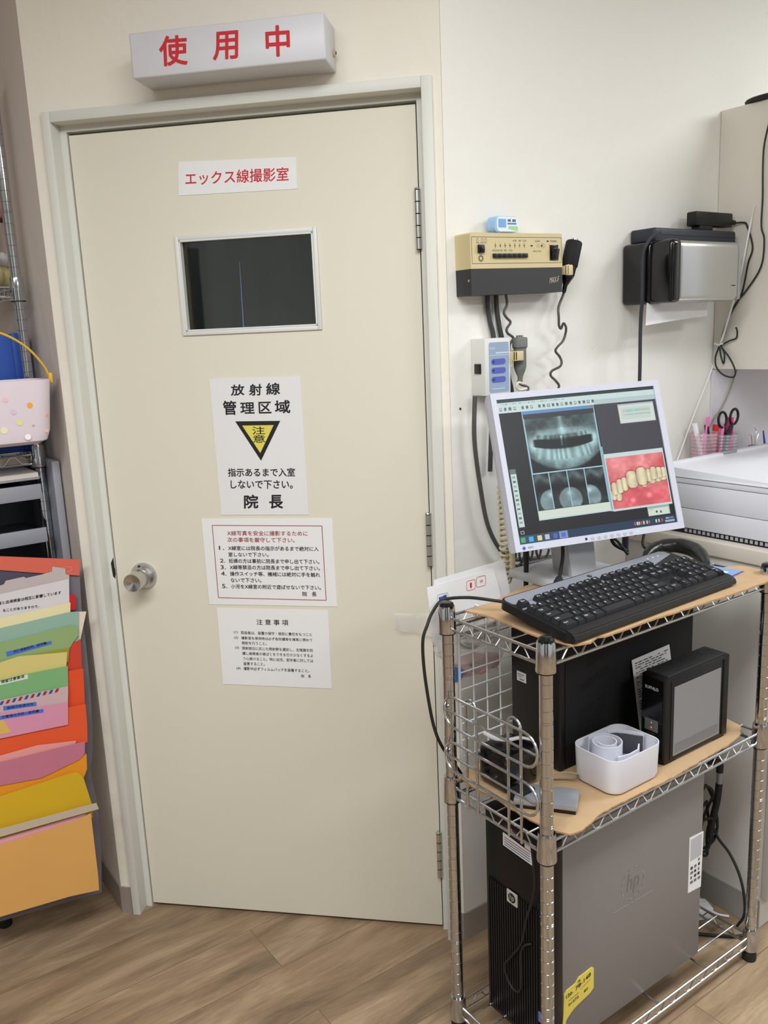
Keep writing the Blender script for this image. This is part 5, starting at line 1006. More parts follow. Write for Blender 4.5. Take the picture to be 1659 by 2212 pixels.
ribbon([(0.016, 0.037), (0.034, 0.028), (0.048, 0.010), (0.058, -0.008), (0.063, -0.020)], 0.034, 0.078, 0.002, M_cloth).build('edge_band', cs)
# portable drive
pd = thing('portable_drive', 'flat silver portable drive lying on the middle shelf behind the front post', 'drive', (1.134, 1.088, ZM+0.0037), radians(-53))
m = MB(); m.box(-0.070, 0.052, -0.034, 0.034, 0.008, 0.019, mat('satin_silver', s2l(176, 180, 188), 0.3, metal=0.5), bev=0.002); m.text('Transcend', 0, (0, 0), (0, 0), (0, 0), M_ink) if False else None; m.build('top_shell', pd)
m = MB(); m.box(-0.066, 0.050, -0.032, 0.032, 0.0, 0.008, M_gloss, bev=0.001); m.build('base_shell', pd)
m = MB(); m.tube(smoothpath([(1.225, 1.10, ZM+0.03), (1.20, 1.115, ZM+0.036), (1.175, 1.135, ZM+0.03), (1.17, 1.15, ZM+0.016), (1.19, 1.152, ZM+0.009), (1.215, 1.135, ZM+0.008), (1.232, 1.112, ZM+0.012), (1.225, 1.10, ZM+0.03)], 5), 0.0016, mat('clear_grey_cord', s2l(150, 138, 120), 0.4), 6); m.build('cable_ring', label='thin brownish loop of cord beside the white box', cat='cord')
m = MB(); m.slab([(1.115, 1.11), (1.165, 1.09), (1.175, 1.115), (1.125, 1.14)], ZM+0.0037, ZM+0.009, mat('dark_green_board', s2l(44, 56, 44), 0.5)); m.build('circuit_card', label='small dark green card half under the silver portable drive', cat='card')
# glossy black block behind the guard
gb = thing('black_adapter', 'glossy black adapter block behind the curved wire guard', 'adapter', (1.125, 1.205, ZM+0.0037))
m = MB(); m.box(-0.042, 0.050, -0.045, 0.045, 0.0, 0.085, M_gloss, bev=0.014, seg=4); m.build('casing', gb)
m = MB(); m.box(-0.043, 0.051, -0.046, 0.046, 0.058, 0.060, M_black, bev=0.0005); m.lathe([(0.002, 0), (0.002, 0.001)], mat('led_red2', (0.4, 0.05, 0.05), emit=(0.6, 0.08, 0.08), es=0.6), (-0.040, -0.046, 0.045), (0, -1, 0), 10); m.build('seam_band', gb)
m = MB(); m.box(1.080, 1.120, 1.118, 1.150, ZM+0.0037, ZM+0.030, M_matte, bev=0.002); m.build('small_black_box', label='small matt black box in front of the glossy adapter', cat='box')
m = MB(); m.tube(smoothpath([(1.090, 1.235, 0.713), (1.105, 1.215, 0.702), (1.125, 1.200, 0.698), (1.145, 1.185, 0.702), (1.16, 1.165, 0.70)], 4), [0.005]*5+[0.004]*8+[0.003]*4, mat('clear_tube', (0.75, 0.78, 0.78), 0.1, alpha=0.5), 10); m.build('clear_tube', label='short clear plastic tube lying on the glossy adapter', cat='tube')

# ================================================================== bottom shelf: grey tower
ZB = SH[2]-0.0195
gt = thing('workstation_tower', 'large grey computer tower with ribbed black front on the bottom shelf', 'computer', (1.085, 1.041, ZB))
TL, TD, THt = 0.487, 0.190, 0.487
M_tg = mat('tower_grey', s2l(134, 130, 128), 0.5, spec=0.35, metal=0.1)
m = MB(); m.box(0.030, TL, 0, TD, 0.006, THt, M_tg, bev=0.003); m.build('case', gt)
m = MB(); m.box(0.0, 0.030, -0.001, TD+0.001, 0.0, THt+0.002, mat('bezel_black', s2l(20, 20, 22), 0.3, spec=0.35), bev=0.004, seg=3)
m.M = Matrix.Translation((0, TD, 0)) @ MF
for k in range(21): x = 0.009+k*0.0070; m.box(x, x+0.0034, -0.0035, 0.001, 0.014, 0.325+0.00*k, M_black)
m.build('front_bezel', gt, ang=30)
MFT = Matrix.Translation((0, TD, 0)) @ MF
def gl(y, z): return (1.041+TD-y, z-ZB)    # world y, z on the tower front -> local
M_hp = mat('badge_silver', s2l(190, 188, 180), 0.4)
m = MB(); m.M = MFT; a = gl(1.176, 0.371); m.prism([gl(1.163, 0.3665), gl(1.133, 0.3665), gl(1.133, 0.395), gl(1.163, 0.395)], -0.0050, -0.003, M_hp)
c0 = gl(1.148, 0.381); m.lathe([(0.0105, 0), (0.0105, 0.0006)], M_ink, (c0[0], -0.005, c0[1]), (0, -1, 0), 24); m.text('hp', -0.0058, (c0[0]-0.007, c0[1]-0.008), (c0[0]+0.006, c0[1]-0.008), (c0[0]-0.005, c0[1]+0.008), M_hp, 0.0); m.build('maker_badge', gt, fixn=False)
m = MB(); m.M = MFT; c0 = gl(1.069, 0.382); m.lathe([(0.0026, 0), (0.002, 0.0012)], mat('led_blue', (0.02, 0.05, 0.6), emit=(0.05, 0.12, 1.0), es=3.0), (c0[0], -0.0008, c0[1]), (0, -1, 0), 12); m.build('power_light', gt)
m = MB(); m.M = MFT; m.prism([gl(1.176, 0.487), gl(1.090, 0.483), gl(1.091, 0.508), gl(1.176, 0.516)], -0.0012, -0.0002, mat('pale_blue_label', s2l(226, 236, 244), 0.5))
for k in range(4): line(m, gl(1.172, 0.508-k*0.0055), gl(1.098, 0.505-k*0.0055), 0.0018, M_dred if k < 2 else M_ink2, -0.0016)
m.prism([gl(1.113, 0.513), gl(1.095, 0.511), gl(1.095, 0.524), gl(1.113, 0.526)], -0.0014, -0.0002, mat('pink_label', s2l(216, 206, 204), 0.5)); m.build('front_label', gt, fixn=False)
m = MB(); m.M = MFT; m.prism([gl(1.170, 0.520), gl(1.118, 0.516), gl(1.118, 0.536), gl(1.170, 0.538)], -0.0012, -0.0002, mat('maroon_label', s2l(66, 34, 40), 0.4)); m.build('dark_label', gt, fixn=False)
m = MB(); m.M = MFT; m.prism([gl(1.082, 0.135), gl(1.060, 0.135), gl(1.060, 0.158), gl(1.082, 0.158)], -0.0016, -0.0002, mat('blue_badge', s2l(110, 120, 190), 0.4)); m.build('processor_sticker', gt, fixn=False)
M_gline = mat('embossed_light', s2l(176, 174, 170), 0.4)
def sl(x, z): return (x-1.085, z-ZB)
m = MB(); p = [sl(1.523, 0.252), sl(1.571, 0.248), sl(1.574, 0.388), sl(1.523, 0.391)]; m.prism(p, -0.0008, 0.0, M_paper)
for k in range(13): z = 0.383-k*0.0042; line(m, sl(1.527, z), sl(1.568, z), 0.0028, mat('label_grey', s2l(170, 172, 180), 0.6), -0.0011)
rnd = random.Random(2)
for k in range(5):
    for j in range(3):
        if rnd.random() < 0.85: x = 1.529+j*0.014; z = 0.320-k*0.012; w_ = rnd.uniform(0.005, 0.010); m.prism([sl(x, z), sl(x+w_, z), sl(x+w_, z+0.007), sl(x, z+0.007)], -0.0012, -0.0009, M_ink2 if rnd.random() < 0.4 else mat('label_mid', s2l(110, 112, 120), 0.6))
m.text('CE', -0.0013, sl(1.553, 0.286), sl(1.562, 0.286), sl(1.553, 0.292), M_ink); m.build('rating_label', gt, fixn=False)
m = MB(); cc = (1.328, 0.366)
for k in range(40):
    if k in (3, 4, 5, 24, 25): continue
    a, b_ = 2*pi*k/40, 2*pi*(k+1)/40; line(m, sl(cc[0]+0.036*cos(a), cc[1]+0.036*sin(a)), sl(cc[0]+0.036*cos(b_), cc[1]+0.036*sin(b_)), 0.0012, M_tg if k % 3 == 0 else M_gline, -0.0006)
m.text('hp', -0.0006, sl(cc[0]-0.022, cc[1]-0.026), sl(cc[0]+0.018, cc[1]-0.026), sl(cc[0]-0.014, cc[1]+0.024), mat('embossed_dark', s2l(122, 118, 116), 0.45), -0.01)
for a, b_ in ((0, 0.40), (0.44, 0.50), (0.55, 1.0)): line(m, sl(1.266+0.13*a, 0.3215-0.004*a), sl(1.266+0.13*b_, 0.3215-0.004*b_), 0.0014, M_gline, -0.0006)
m.build('embossed_mark', gt, fixn=False, smooth=False)
m = MB(); ps = [(1.116, 0.160), (1.118, 0.205), (1.125, 0.211), (1.150, 0.214), (1.160, 0.223), (1.200, 0.2265), (1.206, 0.222), (1.206, 0.175), (1.196, 0.168), (1.150, 0.158), (1.138, 0.152), (1.124, 0.142), (1.117, 0.118), (1.112, 0.120)]
m.prism([sl(x, z) for x, z in ps][::-1], -0.0016, 0.0, mat('yellow_sticker', s2l(226, 208, 96), 0.6))
for st, a, b_, c in (('120-', (1.123, 0.193), (1.143, 0.195), (1.123, 0.201)), ('78-148', (1.151, 0.197), (1.196, 0.209), (1.151, 0.206)), ('TEL', (1.157, 0.211), (1.166, 0.213), (1.157, 0.216)), ('01272', (1.130, 0.171), (1.160, 0.176), (1.130, 0.177)), ('受付', (1.176, 0.178), (1.188, 0.181), (1.176, 0.184))):
    m.text(st, -0.0020, sl(*a), sl(*b_), sl(*c), M_ink, 0.015)
line(m, sl(1.165, 0.193), sl(1.195, 0.201), 0.0012, mat('sticker_red', s2l(200, 120, 60), 0.6), -0.0020); line(m, sl(1.130, 0.184), sl(1.160, 0.188), 0.0010, M_ink2, -0.0020); m.build('yellow_sticker', gt, fixn=False, smooth=False, label='torn yellow sticker with a telephone number')
# thin usb cord in front of the ribbed face
ub = [(1.084, 0.552), (1.075, 0.465), (1.082, 0.416), (1.099, 0.364), (1.113, 0.301), (1.142, 0.253), (1.164, 0.217), (1.157, 0.19), (1.136, 0.175), (1.119, 0.187), (1.115, 0.226), (1.115, 0.275), (1.105, 0.30), (1.092, 0.309)]
m = MB(); m.tube(smoothpath([(1.072, a, b_) for a, b_ in ub[:-1]]+[(1.0795, 1.092, 0.309)], 6), 0.0022, M_rubber, 8); m.build('thin_cable', label='thin black cord looping down in front of the ribbed tower face', cat='cord')

# ================================================================== behind and around the rack
# white wire grid panel
gp = thing('wire_grid_panel', 'white wire grid panel hanging behind the rack left of the black tower', 'grid panel', (1.095, 1.3135, 0.622))
M_gw = mat('white_coated_wire', s2l(222, 224, 226), 0.4)
m = MB()
m.tube([(0, 0, 0), (0, 0, 0.330)], 0.0030, M_gw, 8)
for k in range(1, 9): m.tube([(k*0.0385, 0, 0), (k*0.0385, 0, 0.330)], 0.0017, M_gw, 6)
for k in range(9): m.tube([(0, -0.002, 0.003+k*0.0385), (0.310, -0.002, 0.003+k*0.0385)], 0.0017, M_gw, 6)
m.build('grid', gp)
m = MB(); m.tube([(0.04, 0, 0.326), (0.04, -0.010, 0.34), (0.04, -0.022, 0.338)], 0.002, M_gw, 6); m.tube([(0.25, 0, 0.326), (0.25, -0.010, 0.34), (0.25, -0.022, 0.338)], 0.002, M_gw, 6); m.build('hook', gp)
# envelopes behind
def sheet(name, pts, y, label, extra=None, mt=None):
    m = MB(); m.prism(pts, y, y+0.0012, mt or M_paper)
    if extra: extra(m, y-0.0004)
    return m.build(name, smooth=False, fixn=False, label=label, cat='paper')
sheet('white_envelope', [(1.046, 0.915), (1.26, 0.945), (1.24, 1.034), (1.046, 1.028)], 1.328, 'white sheet standing behind the front envelope left of monitor')
M_bink = mat('blue_ink', s2l(50, 70, 150), 0.6)
def env(m, y):
    for (x0, x1, z0, z1) in ((1.125, 1.149, 0.990, 1.011), (1.152, 1.178, 0.992, 1.014)):
        q_ = rrect(x0, x1, z0, z1, 0.004, 3)
        for i in range(len(q_)): line(m, q_[i], q_[(i+1) % len(q_)], 0.001, M_red, y)
    m.prism([(1.134, 0.995), (1.139, 0.995), (1.139, 1.006), (1.134, 1.006)], y-0.0002, y, M_red); m.text('08', y, (1.162, 1.0), (1.170, 1.0), (1.162, 1.006), M_red)
    q_ = rrect(1.046, 1.074, 0.974, 0.998, 0.003, 3)
    for i in range(len(q_)): line(m, q_[i], q_[(i+1) % len(q_)], 0.0006, M_bink, y)
    m.text('料金別納', y, (1.050, 0.984), (1.070, 0.986), (1.050, 0.993), M_bink, 0.03)
sheet('white_envelope', [(1.032, 0.900), (1.235, 0.905), (1.213, 0.99), (1.200, 1.024), (1.020, 1.019)], 1.319, 'white envelope with red and blue printed boxes behind the rack', env)
# clear bag with contents
M_bag = mat('clear_bag', (0.80, 0.79, 0.77), 0.2, spec=0.7, alpha=0.42)
m = MB(); n = 26; k = 16; vs = []; rnd = random.Random(5)
for i in range(k+1):
    t_ = i/k; z = 0.945-0.175*t_; wx = 0.060+0.055*sin(pi*min(1, t_*1.15)**0.8); wy = 0.012+0.030*sin(pi*t_)
    for j in range(n):
        a = 2*pi*j/n; q_ = 1+rnd.uniform(-0.07, 0.07); vs.append((1.185+wx*cos(a)*q_, 1.362+wy*sin(a)*q_, z+rnd.uniform(-0.004, 0.004)))
m.add(vs, [(i*n+j, i*n+(j+1) % n, (i+1)*n+(j+1) % n, (i+1)*n+j) for i in range(k) for j in range(n)], M_bag); m.build('clear_bag', fixn=False, smooth=False, label='crumpled clear plastic bag hanging behind the white grid panel', cat='bag')
m = MB(); m.ball((1.165, 1.360, 0.803), (0.045, 0.020, 0.026), mat('pink_plush', s2l(206, 166, 170), 0.95), 18, 12); m.ball((1.225, 1.360, 0.797), (0.028, 0.018, 0.018), MATS['pink_plush'], 14, 10); m.ball((1.150, 1.340, 0.812), (0.004, 0.003, 0.004), M_ink, 8, 6); m.ball((1.185, 1.346, 0.792), (0.014, 0.010, 0.012), MATS['pink_plush'], 12, 8)
m.build('pink_soft_toy', label='small pink soft toy at the bottom of the clear bag', cat='toy')
m = MB(); m.lathe([(0.019, 0), (0.020, 0.004), (0.018, 0.009), (0.001, 0.010)], mat('blue_lid', s2l(60, 110, 180), 0.4), (1.113, 1.352, 0.800), (-0.3, -1, 0.1), 24); m.build('blue_disc', label='round blue disc behind the rear left post of the rack', cat='disc')
m = MB(); M_gcab = mat('grey_tubing', s2l(120, 120, 116), 0.5)
for k_ in range(6):
    rnd = random.Random(k_); c = (1.19+rnd.uniform(-0.035, 0.05), 1.362+rnd.uniform(-0.008, 0.008), 0.862+rnd.uniform(-0.02, 0.03)); r0 = rnd.uniform(0.016, 0.034); ph_ = rnd.uniform(0, 3)
    m.tube([(c[0]+r0*cos(a)*1.3, c[1]+0.006*sin(2*a+ph_), c[2]+r0*sin(a)*0.7) for a in [2*pi*i/22 for i in range(22)]], 0.0035, M_gcab if k_ % 2 else M_off, 8, closed=True)
m.build('coiled_tubing', label='tangle of grey and white tubing inside the clear bag', cat='tubing')
# keyboard cable looping over the left side
bl = [(1.140, 1.185, 0.990), (1.10, 1.215, 1.000), (1.075, 1.262, 1.000), (1.045, 1.300, 0.992), (1.020, 1.303, 0.972), (1.001, 1.297, 0.951), (0.988, 1.297, 0.92), (0.989, 1.297, 0.856), (1.0, 1.297, 0.772), (1.012, 1.297, 0.717), (1.033, 1.300, 0.671), (1.07, 1.31, 0.62), (1.12, 1.33, 0.55)]
m = MB(); m.tube(smoothpath(bl, 8), 0.0034, M_rubber, 10); m.build('black_cable', label='black cable looping from the keyboard over the rear left post', cat='cable')
# beige coiled handset cord
m = MB(); pts = []
for i in range(360):
    t_ = i/359; s_ = t_*2
    if s_ < 1: z = 1.185-0.225*s_; x = 1.290+0.006*s_
    else: z = 0.960+0.075*(s_-1); x = 1.300+0.014*min(1, (s_-1)*3)
    a = i*0.62 if s_ < 1 else i*0.62; pts.append((x+0.0085*cos(a), 1.385+0.0085*sin(a), z))
m.tube(pts, 0.0030, mat('ivory_coil', s2l(204, 192, 158), 0.5), 6); m.build('spiral_cable', label='ivory coiled cord doubled up beside the monitor', cat='cord')
# cords behind and beneath the monitor
def cable(pts, r, mt, label, name='black_cable', k=6):
    m = MB(); m.tube(smoothpath(pts, k), r, mt, 10); return m.build(name, label=label, cat='cable')
cable([(1.312, 1.33, 1.10), (1.310, 1.33, 1.04), (1.309, 1.33, 0.995), (1.312, 1.335, 0.94)], 0.0055, M_rubber, 'straight black cable dropping left of the monitor stand')
m = MB(); m.tube(smoothpath([(1.338, 1.255, 1.12), (1.335, 1.245, 1.05), (1.318, 1.235, 1.015), (1.300, 1.225, 0.998)], 6), 0.004, M_rubber, 10); m.tube([(1.303, 1.226, 1.004), (1.298, 1.222, 0.996), (1.291, 1.215, 0.984), (1.288, 1.212, 0.976)], [0.006, 0.011, 0.012, 0.011], M_rubber, 12); m.build('power_plug', label='black cable with thick plug end left of the monitor stand', cat='cable')
m = MB(); m.tube([(1.330+0.11*i/60+0.014*cos(i*0.42), 1.40, 1.005+0.020*sin(i*0.42)) for i in range(61)], 0.0028, M_cord, 8); m.build('spiral_cable', label='dark grey coils of cord left behind the monitor stand', cat='cord')
cable([(1.36, 1.40, 0.985), (1.43, 1.40, 0.982), (1.50, 1.40, 0.978)], 0.006, M_cord, 'grey cable lying low behind the monitor stand')
cable([(1.50, 1.33, 0.98), (1.50, 1.34, 1.01), (1.55, 1.35, 1.03), (1.60, 1.33, 1.02), (1.62, 1.30, 0.98)], 0.0035, M_rubber, 'black cable arching right of the monitor stand')
cable([(1.585, 1.31, 1.10), (1.575, 1.315, 1.05), (1.590, 1.32, 1.01), (1.630, 1.31, 0.985)], 0.0045, M_rubber, 'looped black cable between stand and handset')
cable([(1.645, 1.33, 1.12), (1.645, 1.33, 1.05), (1.645, 1.33, 0.98)], 0.008, mat('navy_cable', s2l(46, 49, 58)), 'thick straight dark cable right of the monitor stand')
cable([(1.76, 1.34, 1.12), (1.72, 1.32, 1.07), (1.68, 1.30, 1.03), (1.655, 1.285, 1.00), (1.640, 1.255, 0.996)], 0.0035, M_rubber, 'black cable running down towards the curved handset')
# curved black handset behind the keyboard
m = MB(); m.tube(smoothpath([(1.612, 1.246, 0.984), (1.648, 1.255, 0.992), (1.684, 1.250, 0.998), (1.712, 1.224, 0.999), (1.712, 1.184, 0.996), (1.690, 1.146, 0.990), (1.664, 1.118, 0.985)], 6), [0.007, 0.008, 0.010, 0.012, 0.013, 0.014, 0.015, 0.015, 0.015, 0.016, 0.016, 0.016, 0.017, 0.017, 0.017, 0.017, 0.017, 0.017, 0.018, 0.018, 0.018, 0.018, 0.018, 0.018, 0.018, 0.018, 0.017, 0.017, 0.017, 0.016, 0.015, 0.014, 0.013, 0.012, 0.011, 0.010, 0.009], mat('handset_black', s2l(38, 39, 38), 0.28), 20); m.build('curved_handset', label='curved glossy black handset behind the keyboard right end', cat='handset')
# blue sheet under keyboard
M_sky = mat('sky_blue_print', s2l(124, 160, 212), 0.5)
m = MB(); z = ZT+0.0042; P = [(1.455, 1.205), (1.57, 1.218), (1.686, 1.160), (1.700, 1.045), (1.62, 1.036), (1.50, 1.06)]; m.slab(P, z, z+0.0008, M_sky); m.add([(x, y, z+0.001) for x, y in [(1.640, 1.135), (1.672, 1.125), (1.672, 1.065), (1.640, 1.062)]], [(0, 3, 2, 1)], mat('pale_print', s2l(216, 228, 222), 0.5)); m.add([(x, y, z+0.001) for x, y in [(1.625, 1.041), (1.6985, 1.050), (1.700, 1.046), (1.625, 1.036)]], [(0, 3, 2, 1)], mat('purple_print', s2l(120, 50, 110), 0.5)); m.build('blue_leaflet', fixn=False, smooth=False, label='blue printed leaflet under the right end of the keyboard', cat='leaflet')
m = MB(); m.slab([(1.475, 1.262), (1.530, 1.254), (1.535, 1.262), (1.48, 1.272)], z, z+0.004, mat('dark_debris', s2l(84, 72, 56), 0.8)); m.build('dark_strip', label='small dark strip lying on the board right of the stand', cat='strip')
# cables and power strip right of the grey tower
cable([(1.83, 1.15, 0.53), (1.825, 1.155, 0.48), (1.805, 1.165, 0.44), (1.78, 1.17, 0.43)], 0.004, M_rubber, 'black cable curving down behind the grey tower rear')
m = MB(); m.tube(smoothpath([(1.790, 1.165, 0.435), (1.812, 1.16, 0.425), (1.815, 1.16, 0.40)], 5), 0.009, M_rubber, 12); m.tube([(1.815, 1.16, 0.402), (1.815, 1.16, 0.365)], 0.0075, M_grey, 12); m.tube(smoothpath([(1.815, 1.16, 0.368), (1.808, 1.16, 0.32), (1.797, 1.165, 0.26), (1.790, 1.165, 0.22)], 5), 0.0085, M_rubber, 12); m.build('thick_plug_cable', label='thick black cable with a grey sleeve behind the tower', cat='cable')
rnd = random.Random(11)
for k_, (dx, dz, rr_, lb) in enumerate(((0, 0, 0.075, 'widest black cable loop'), (-0.006, -0.02, 0.060, 'black cable loop inside the widest one'), (0.006, -0.05, 0.045, 'lowest small black cable loop'), (-0.01, 0.03, 0.055, 'upper small black cable loop'))):
    m = MB(); m.tube([(1.765+dx+rr_*0.75*cos(a), 1.17+0.012*sin(a*2+k_), 0.285+dz+rr_*1.15*sin(a)) for a in [2*pi*i/26 for i in range(26)]], 0.0036, M_rubber, 8, closed=True); m.build('cable_loop', label=lb+' behind the grey tower rear', cat='cable')
cable([(1.80, 1.165, 0.255), (1.80, 1.147, 0.225), (1.80, 1.115, 0.20), (1.795, 1.085, 0.165), (1.79, 1.065, 0.12), (1.79, 1.06, 0.06), (1.79, 1.08, 0.012)], 0.0035, M_rubber, 'black cable curving down to the floor beside the base cabinet')
ps_ = thing('power_strip', 'white power strip on the floor behind the grey tower', 'power strip', (1.745, 1.185, 0.002), radians(-25))
m = MB(); m.box(-0.16, 0.055, -0.022, 0.022, 0.0, 0.030, M_white, bev=0.003); m.build('body', ps_)
m = MB(); m.cyl((0.02, 0, 0.029), (0.02, 0, 0.046), 0.012, M_white, n=16); m.tube(smoothpath([(0.02, 0, 0.044), (0.022, 0.004, 0.06), (0.005, 0.008, 0.062), (-0.01, 0.01, 0.045)], 4), 0.004, M_cord, 8); m.build('plug', ps_)
cable([(1.795, 1.155, 0.012), (1.805, 1.14, 0.006), (1.82, 1.12, 0.005)], 0.003, M_white, 'short white cable from the power strip', 'white_cable')
cable([(1.62, 1.22, 0.006), (1.70, 1.13, 0.006), (1.76, 1.07, 0.006), (1.80, 1.05, 0.006)], 0.004, M_rubber, 'black cable lying on the floor under the bottom shelf')
# ================================================================== alcove on the left
lr = thing('wire_shelving', 'chrome wire shelving in the alcove left of the door', 'shelving', (0.300, 2.305, 0))
lw, ld = 0.236, 0.60
for x in (0, lw):
    for y in (0, ld):
        m = MB(); m.lathe(post_profile(0.022, 2.15), M_chrome, (x, y, 0), n=24); p = m.build('post', lr, ang=20)
        m = MB(); m.lathe([(0.0165, 0), (0.0175, 0.003), (0.0175, 0.018), (0.0135, 0.022)], M_rubber, (x, y, 0), n=20); m.build('foot', p)
        for zt in (1.700, 1.285, 0.60, 0.12):
            m = MB(); collar_geo(m, (x, y), zt); m.lathe([(0.0135, zt-0.0585), (0.0185, zt-0.0585), (0.0185, zt-0.055), (0.0135, zt-0.055)], M_black, (x, y, 0), n=20); m.build('collar', p)
for zt in (1.700, 1.285, 0.60, 0.12): shelf_geo(lw, ld, zt, 6, M_wire, nw=9, nx=2).build('wire_shelf', lr)
# plush toys
def plush(name, parts, label):
    m = MB()
    for i, (c, r, mt) in enumerate(parts): m.ball(c, r, mt, 22, 14, 0.10, i)
    return m.build(name, label=label, cat='toy', ang=80)
M_py = mat('plush_yellow', s2l(226, 216, 150), 0.95, sheen=0.3, bump=(200, 0.6, 0.004)); M_pw = mat('plush_white', s2l(226, 226, 228), 0.95, bump=(200, 0.6, 0.004)); M_po = mat('plush_orange', s2l(226, 150, 110), 0.95); M_pp = mat('plush_rose', s2l(206, 140, 136), 0.95, bump=(200, 0.6, 0.004))
plush('plush_toy', [((0.500, 2.44, 1.715), (0.040, 0.045, 0.034), M_py), ((0.500, 2.435, 1.762), (0.030, 0.03, 0.026), M_pw), ((0.520, 2.405, 1.770), (0.010, 0.008, 0.016), M_po)], 'pale yellow plush toy on the upper alcove shelf')
plush('plush_toy', [((0.548, 2.50, 1.712), (0.026, 0.04, 0.032), M_py), ((0.550, 2.50, 1.757), (0.023, 0.03, 0.022), M_pw)], 'small yellow and white plush toy against the alcove wall')
plush('plush_toy', [((0.488, 2.52, 1.800), (0.034, 0.04, 0.045), M_po), ((0.500, 2.50, 1.845), (0.020, 0.024, 0.024), mat('plush_gold', s2l(232, 190, 70), 0.95))], 'orange and gold plush toy half out of frame')
m = MB(); m.ball((0.553, 2.47, 1.905), (0.016, 0.028, 0.044), M_pp, 22, 14, 0.12, 4); m.ball((0.560, 2.49, 1.905), (0.012, 0.03, 0.052), mat('plush_maroon', s2l(110, 66, 60), 0.95), 22, 14, 0.12, 5); m.tube([(0.553, 2.47, 1.945), (0.553, 2.47, 2.10)], 0.0012, M_ink2, 6); m.build('rose_plush', label='rose and brown fluffy toy hanging on a thread in the alcove', cat='toy')
# blue file box, basket, trays
fb = thing('blue_file_box', 'blue upright file box on the lower alcove shelf', 'file box', (0.42, 2.47, 1.2655))
M_fb = mat('blue_board', s2l(40, 82, 168), 0.5)
m = MB(); m.box(-0.14, 0.130, -0.110, 0.12, 0, 0.300, M_fb, bev=0.002); m.build('box_body', fb)
m = MB(); m.box(0.100, 0.1306, -0.112, -0.109, 0.004, 0.302, M_fb, bev=0.001); m.build('corner_flap', fb)
bk = thing('white_basket', 'white flowery plastic basket with yellow handle hanging at left edge', 'basket', (0.405, 2.185, 1.305))
M_bk = mat('milky_plastic', s2l(226, 214, 222), 0.35)
n = 8; rings = []
def brr(hx, hy, r): return rrect(-hx, hx, -hy, hy, r, n)
for hx, hy, r, z in ((0.105, 0.050, 0.03, 0.0), (0.122, 0.062, 0.035, 0.008), (0.130, 0.068, 0.038, 0.03), (0.142, 0.076, 0.040, 0.150), (0.140, 0.074, 0.040, 0.150), (0.128, 0.066, 0.038, 0.03), (0.115, 0.055, 0.03, 0.010)): rings.append([(x, y, z) for x, y in brr(hx, hy, r)])
k = len(rings[0]); m = MB(); m.add([p for r_ in rings for p in r_], [tuple(range(k))[::-1], tuple(range((len(rings)-1)*k, len(rings)*k))]+[(i*k+j, i*k+(j+1) % k, (i+1)*k+(j+1) % k, (i+1)*k+j) for i in range(len(rings)-1) for j in range(k)], M_bk)
rnd = random.Random(8)
dots = [(0.082, 0.093, 0.0065, (240, 170, 40)), (0.118, 0.066, 0.004, (236, 140, 100)), (0.045, 0.08, 0.006, (216, 190, 210)), (0.108, 0.118, 0.006, (216, 190, 216)), (0.056, 0.055, 0.007, (220, 220, 150)), (0.115, 0.030, 0.004, (240, 180, 150)), (0.085, 0.045, 0.003, (200, 160, 180)), (0.02, 0.04, 0.008, (230, 226, 190)), (0.07, 0.020, 0.007, (246, 240, 244)), (0.03, 0.11, 0.006, (236, 190, 200))]
for (x, z, r, c) in dots:
    yy = -0.068-0.008*(z-0.03)/0.12-0.0008; m.add([(x+r*cos(a), yy+(0.0 if x < 0.1 else (x-0.1)*0.45), z+r*sin(a)) for a in [2*pi*i/14 for i in range(14)]], [tuple(range(14))], mat('dot_%d_%d_%d' % c, s2l(*c), 0.5))
m.build('basket_body', bk, fixn=False)
m = MB(); m.tube(smoothpath([(0.145, -0.03, 0.146), (0.134, -0.032, 0.180), (0.100, -0.034, 0.225), (0.050, -0.036, 0.258), (-0.01, -0.036, 0.272), (-0.08, -0.034, 0.255), (-0.13, -0.032, 0.19), (-0.145, -0.03, 0.146)], 6), 0.0028, mat('yellow_plastic', s2l(226, 176, 50), 0.4), 8); m.box(0.140, 0.150, -0.040, -0.020, 0.140, 0.164, MATS['yellow_plastic'], bev=0.003); m.build('handle', bk, label='yellow arched handle')
m = MB(); m.prism([(-0.10, 0.135), (0.095, 0.140), (0.105, 0.166), (-0.10, 0.156)], -0.060, -0.055, M_paper)
for x, c in ((0.005, (226, 170, 60)), (0.045, (120, 160, 90)), (0.07, (140, 90, 60)), (0.085, (170, 60, 60)), (-0.04, (226, 120, 60))): m.add([(x+0.009*cos(a), -0.0604, 0.151+0.006*sin(a)) for a in [2*pi*i/8 for i in range(8)]], [tuple(range(8))], mat('print_%d' % c[0], s2l(*c), 0.6))
m.build('patterned_paper', label='white paper with printed fruit standing in the basket', cat='paper', fixn=False)
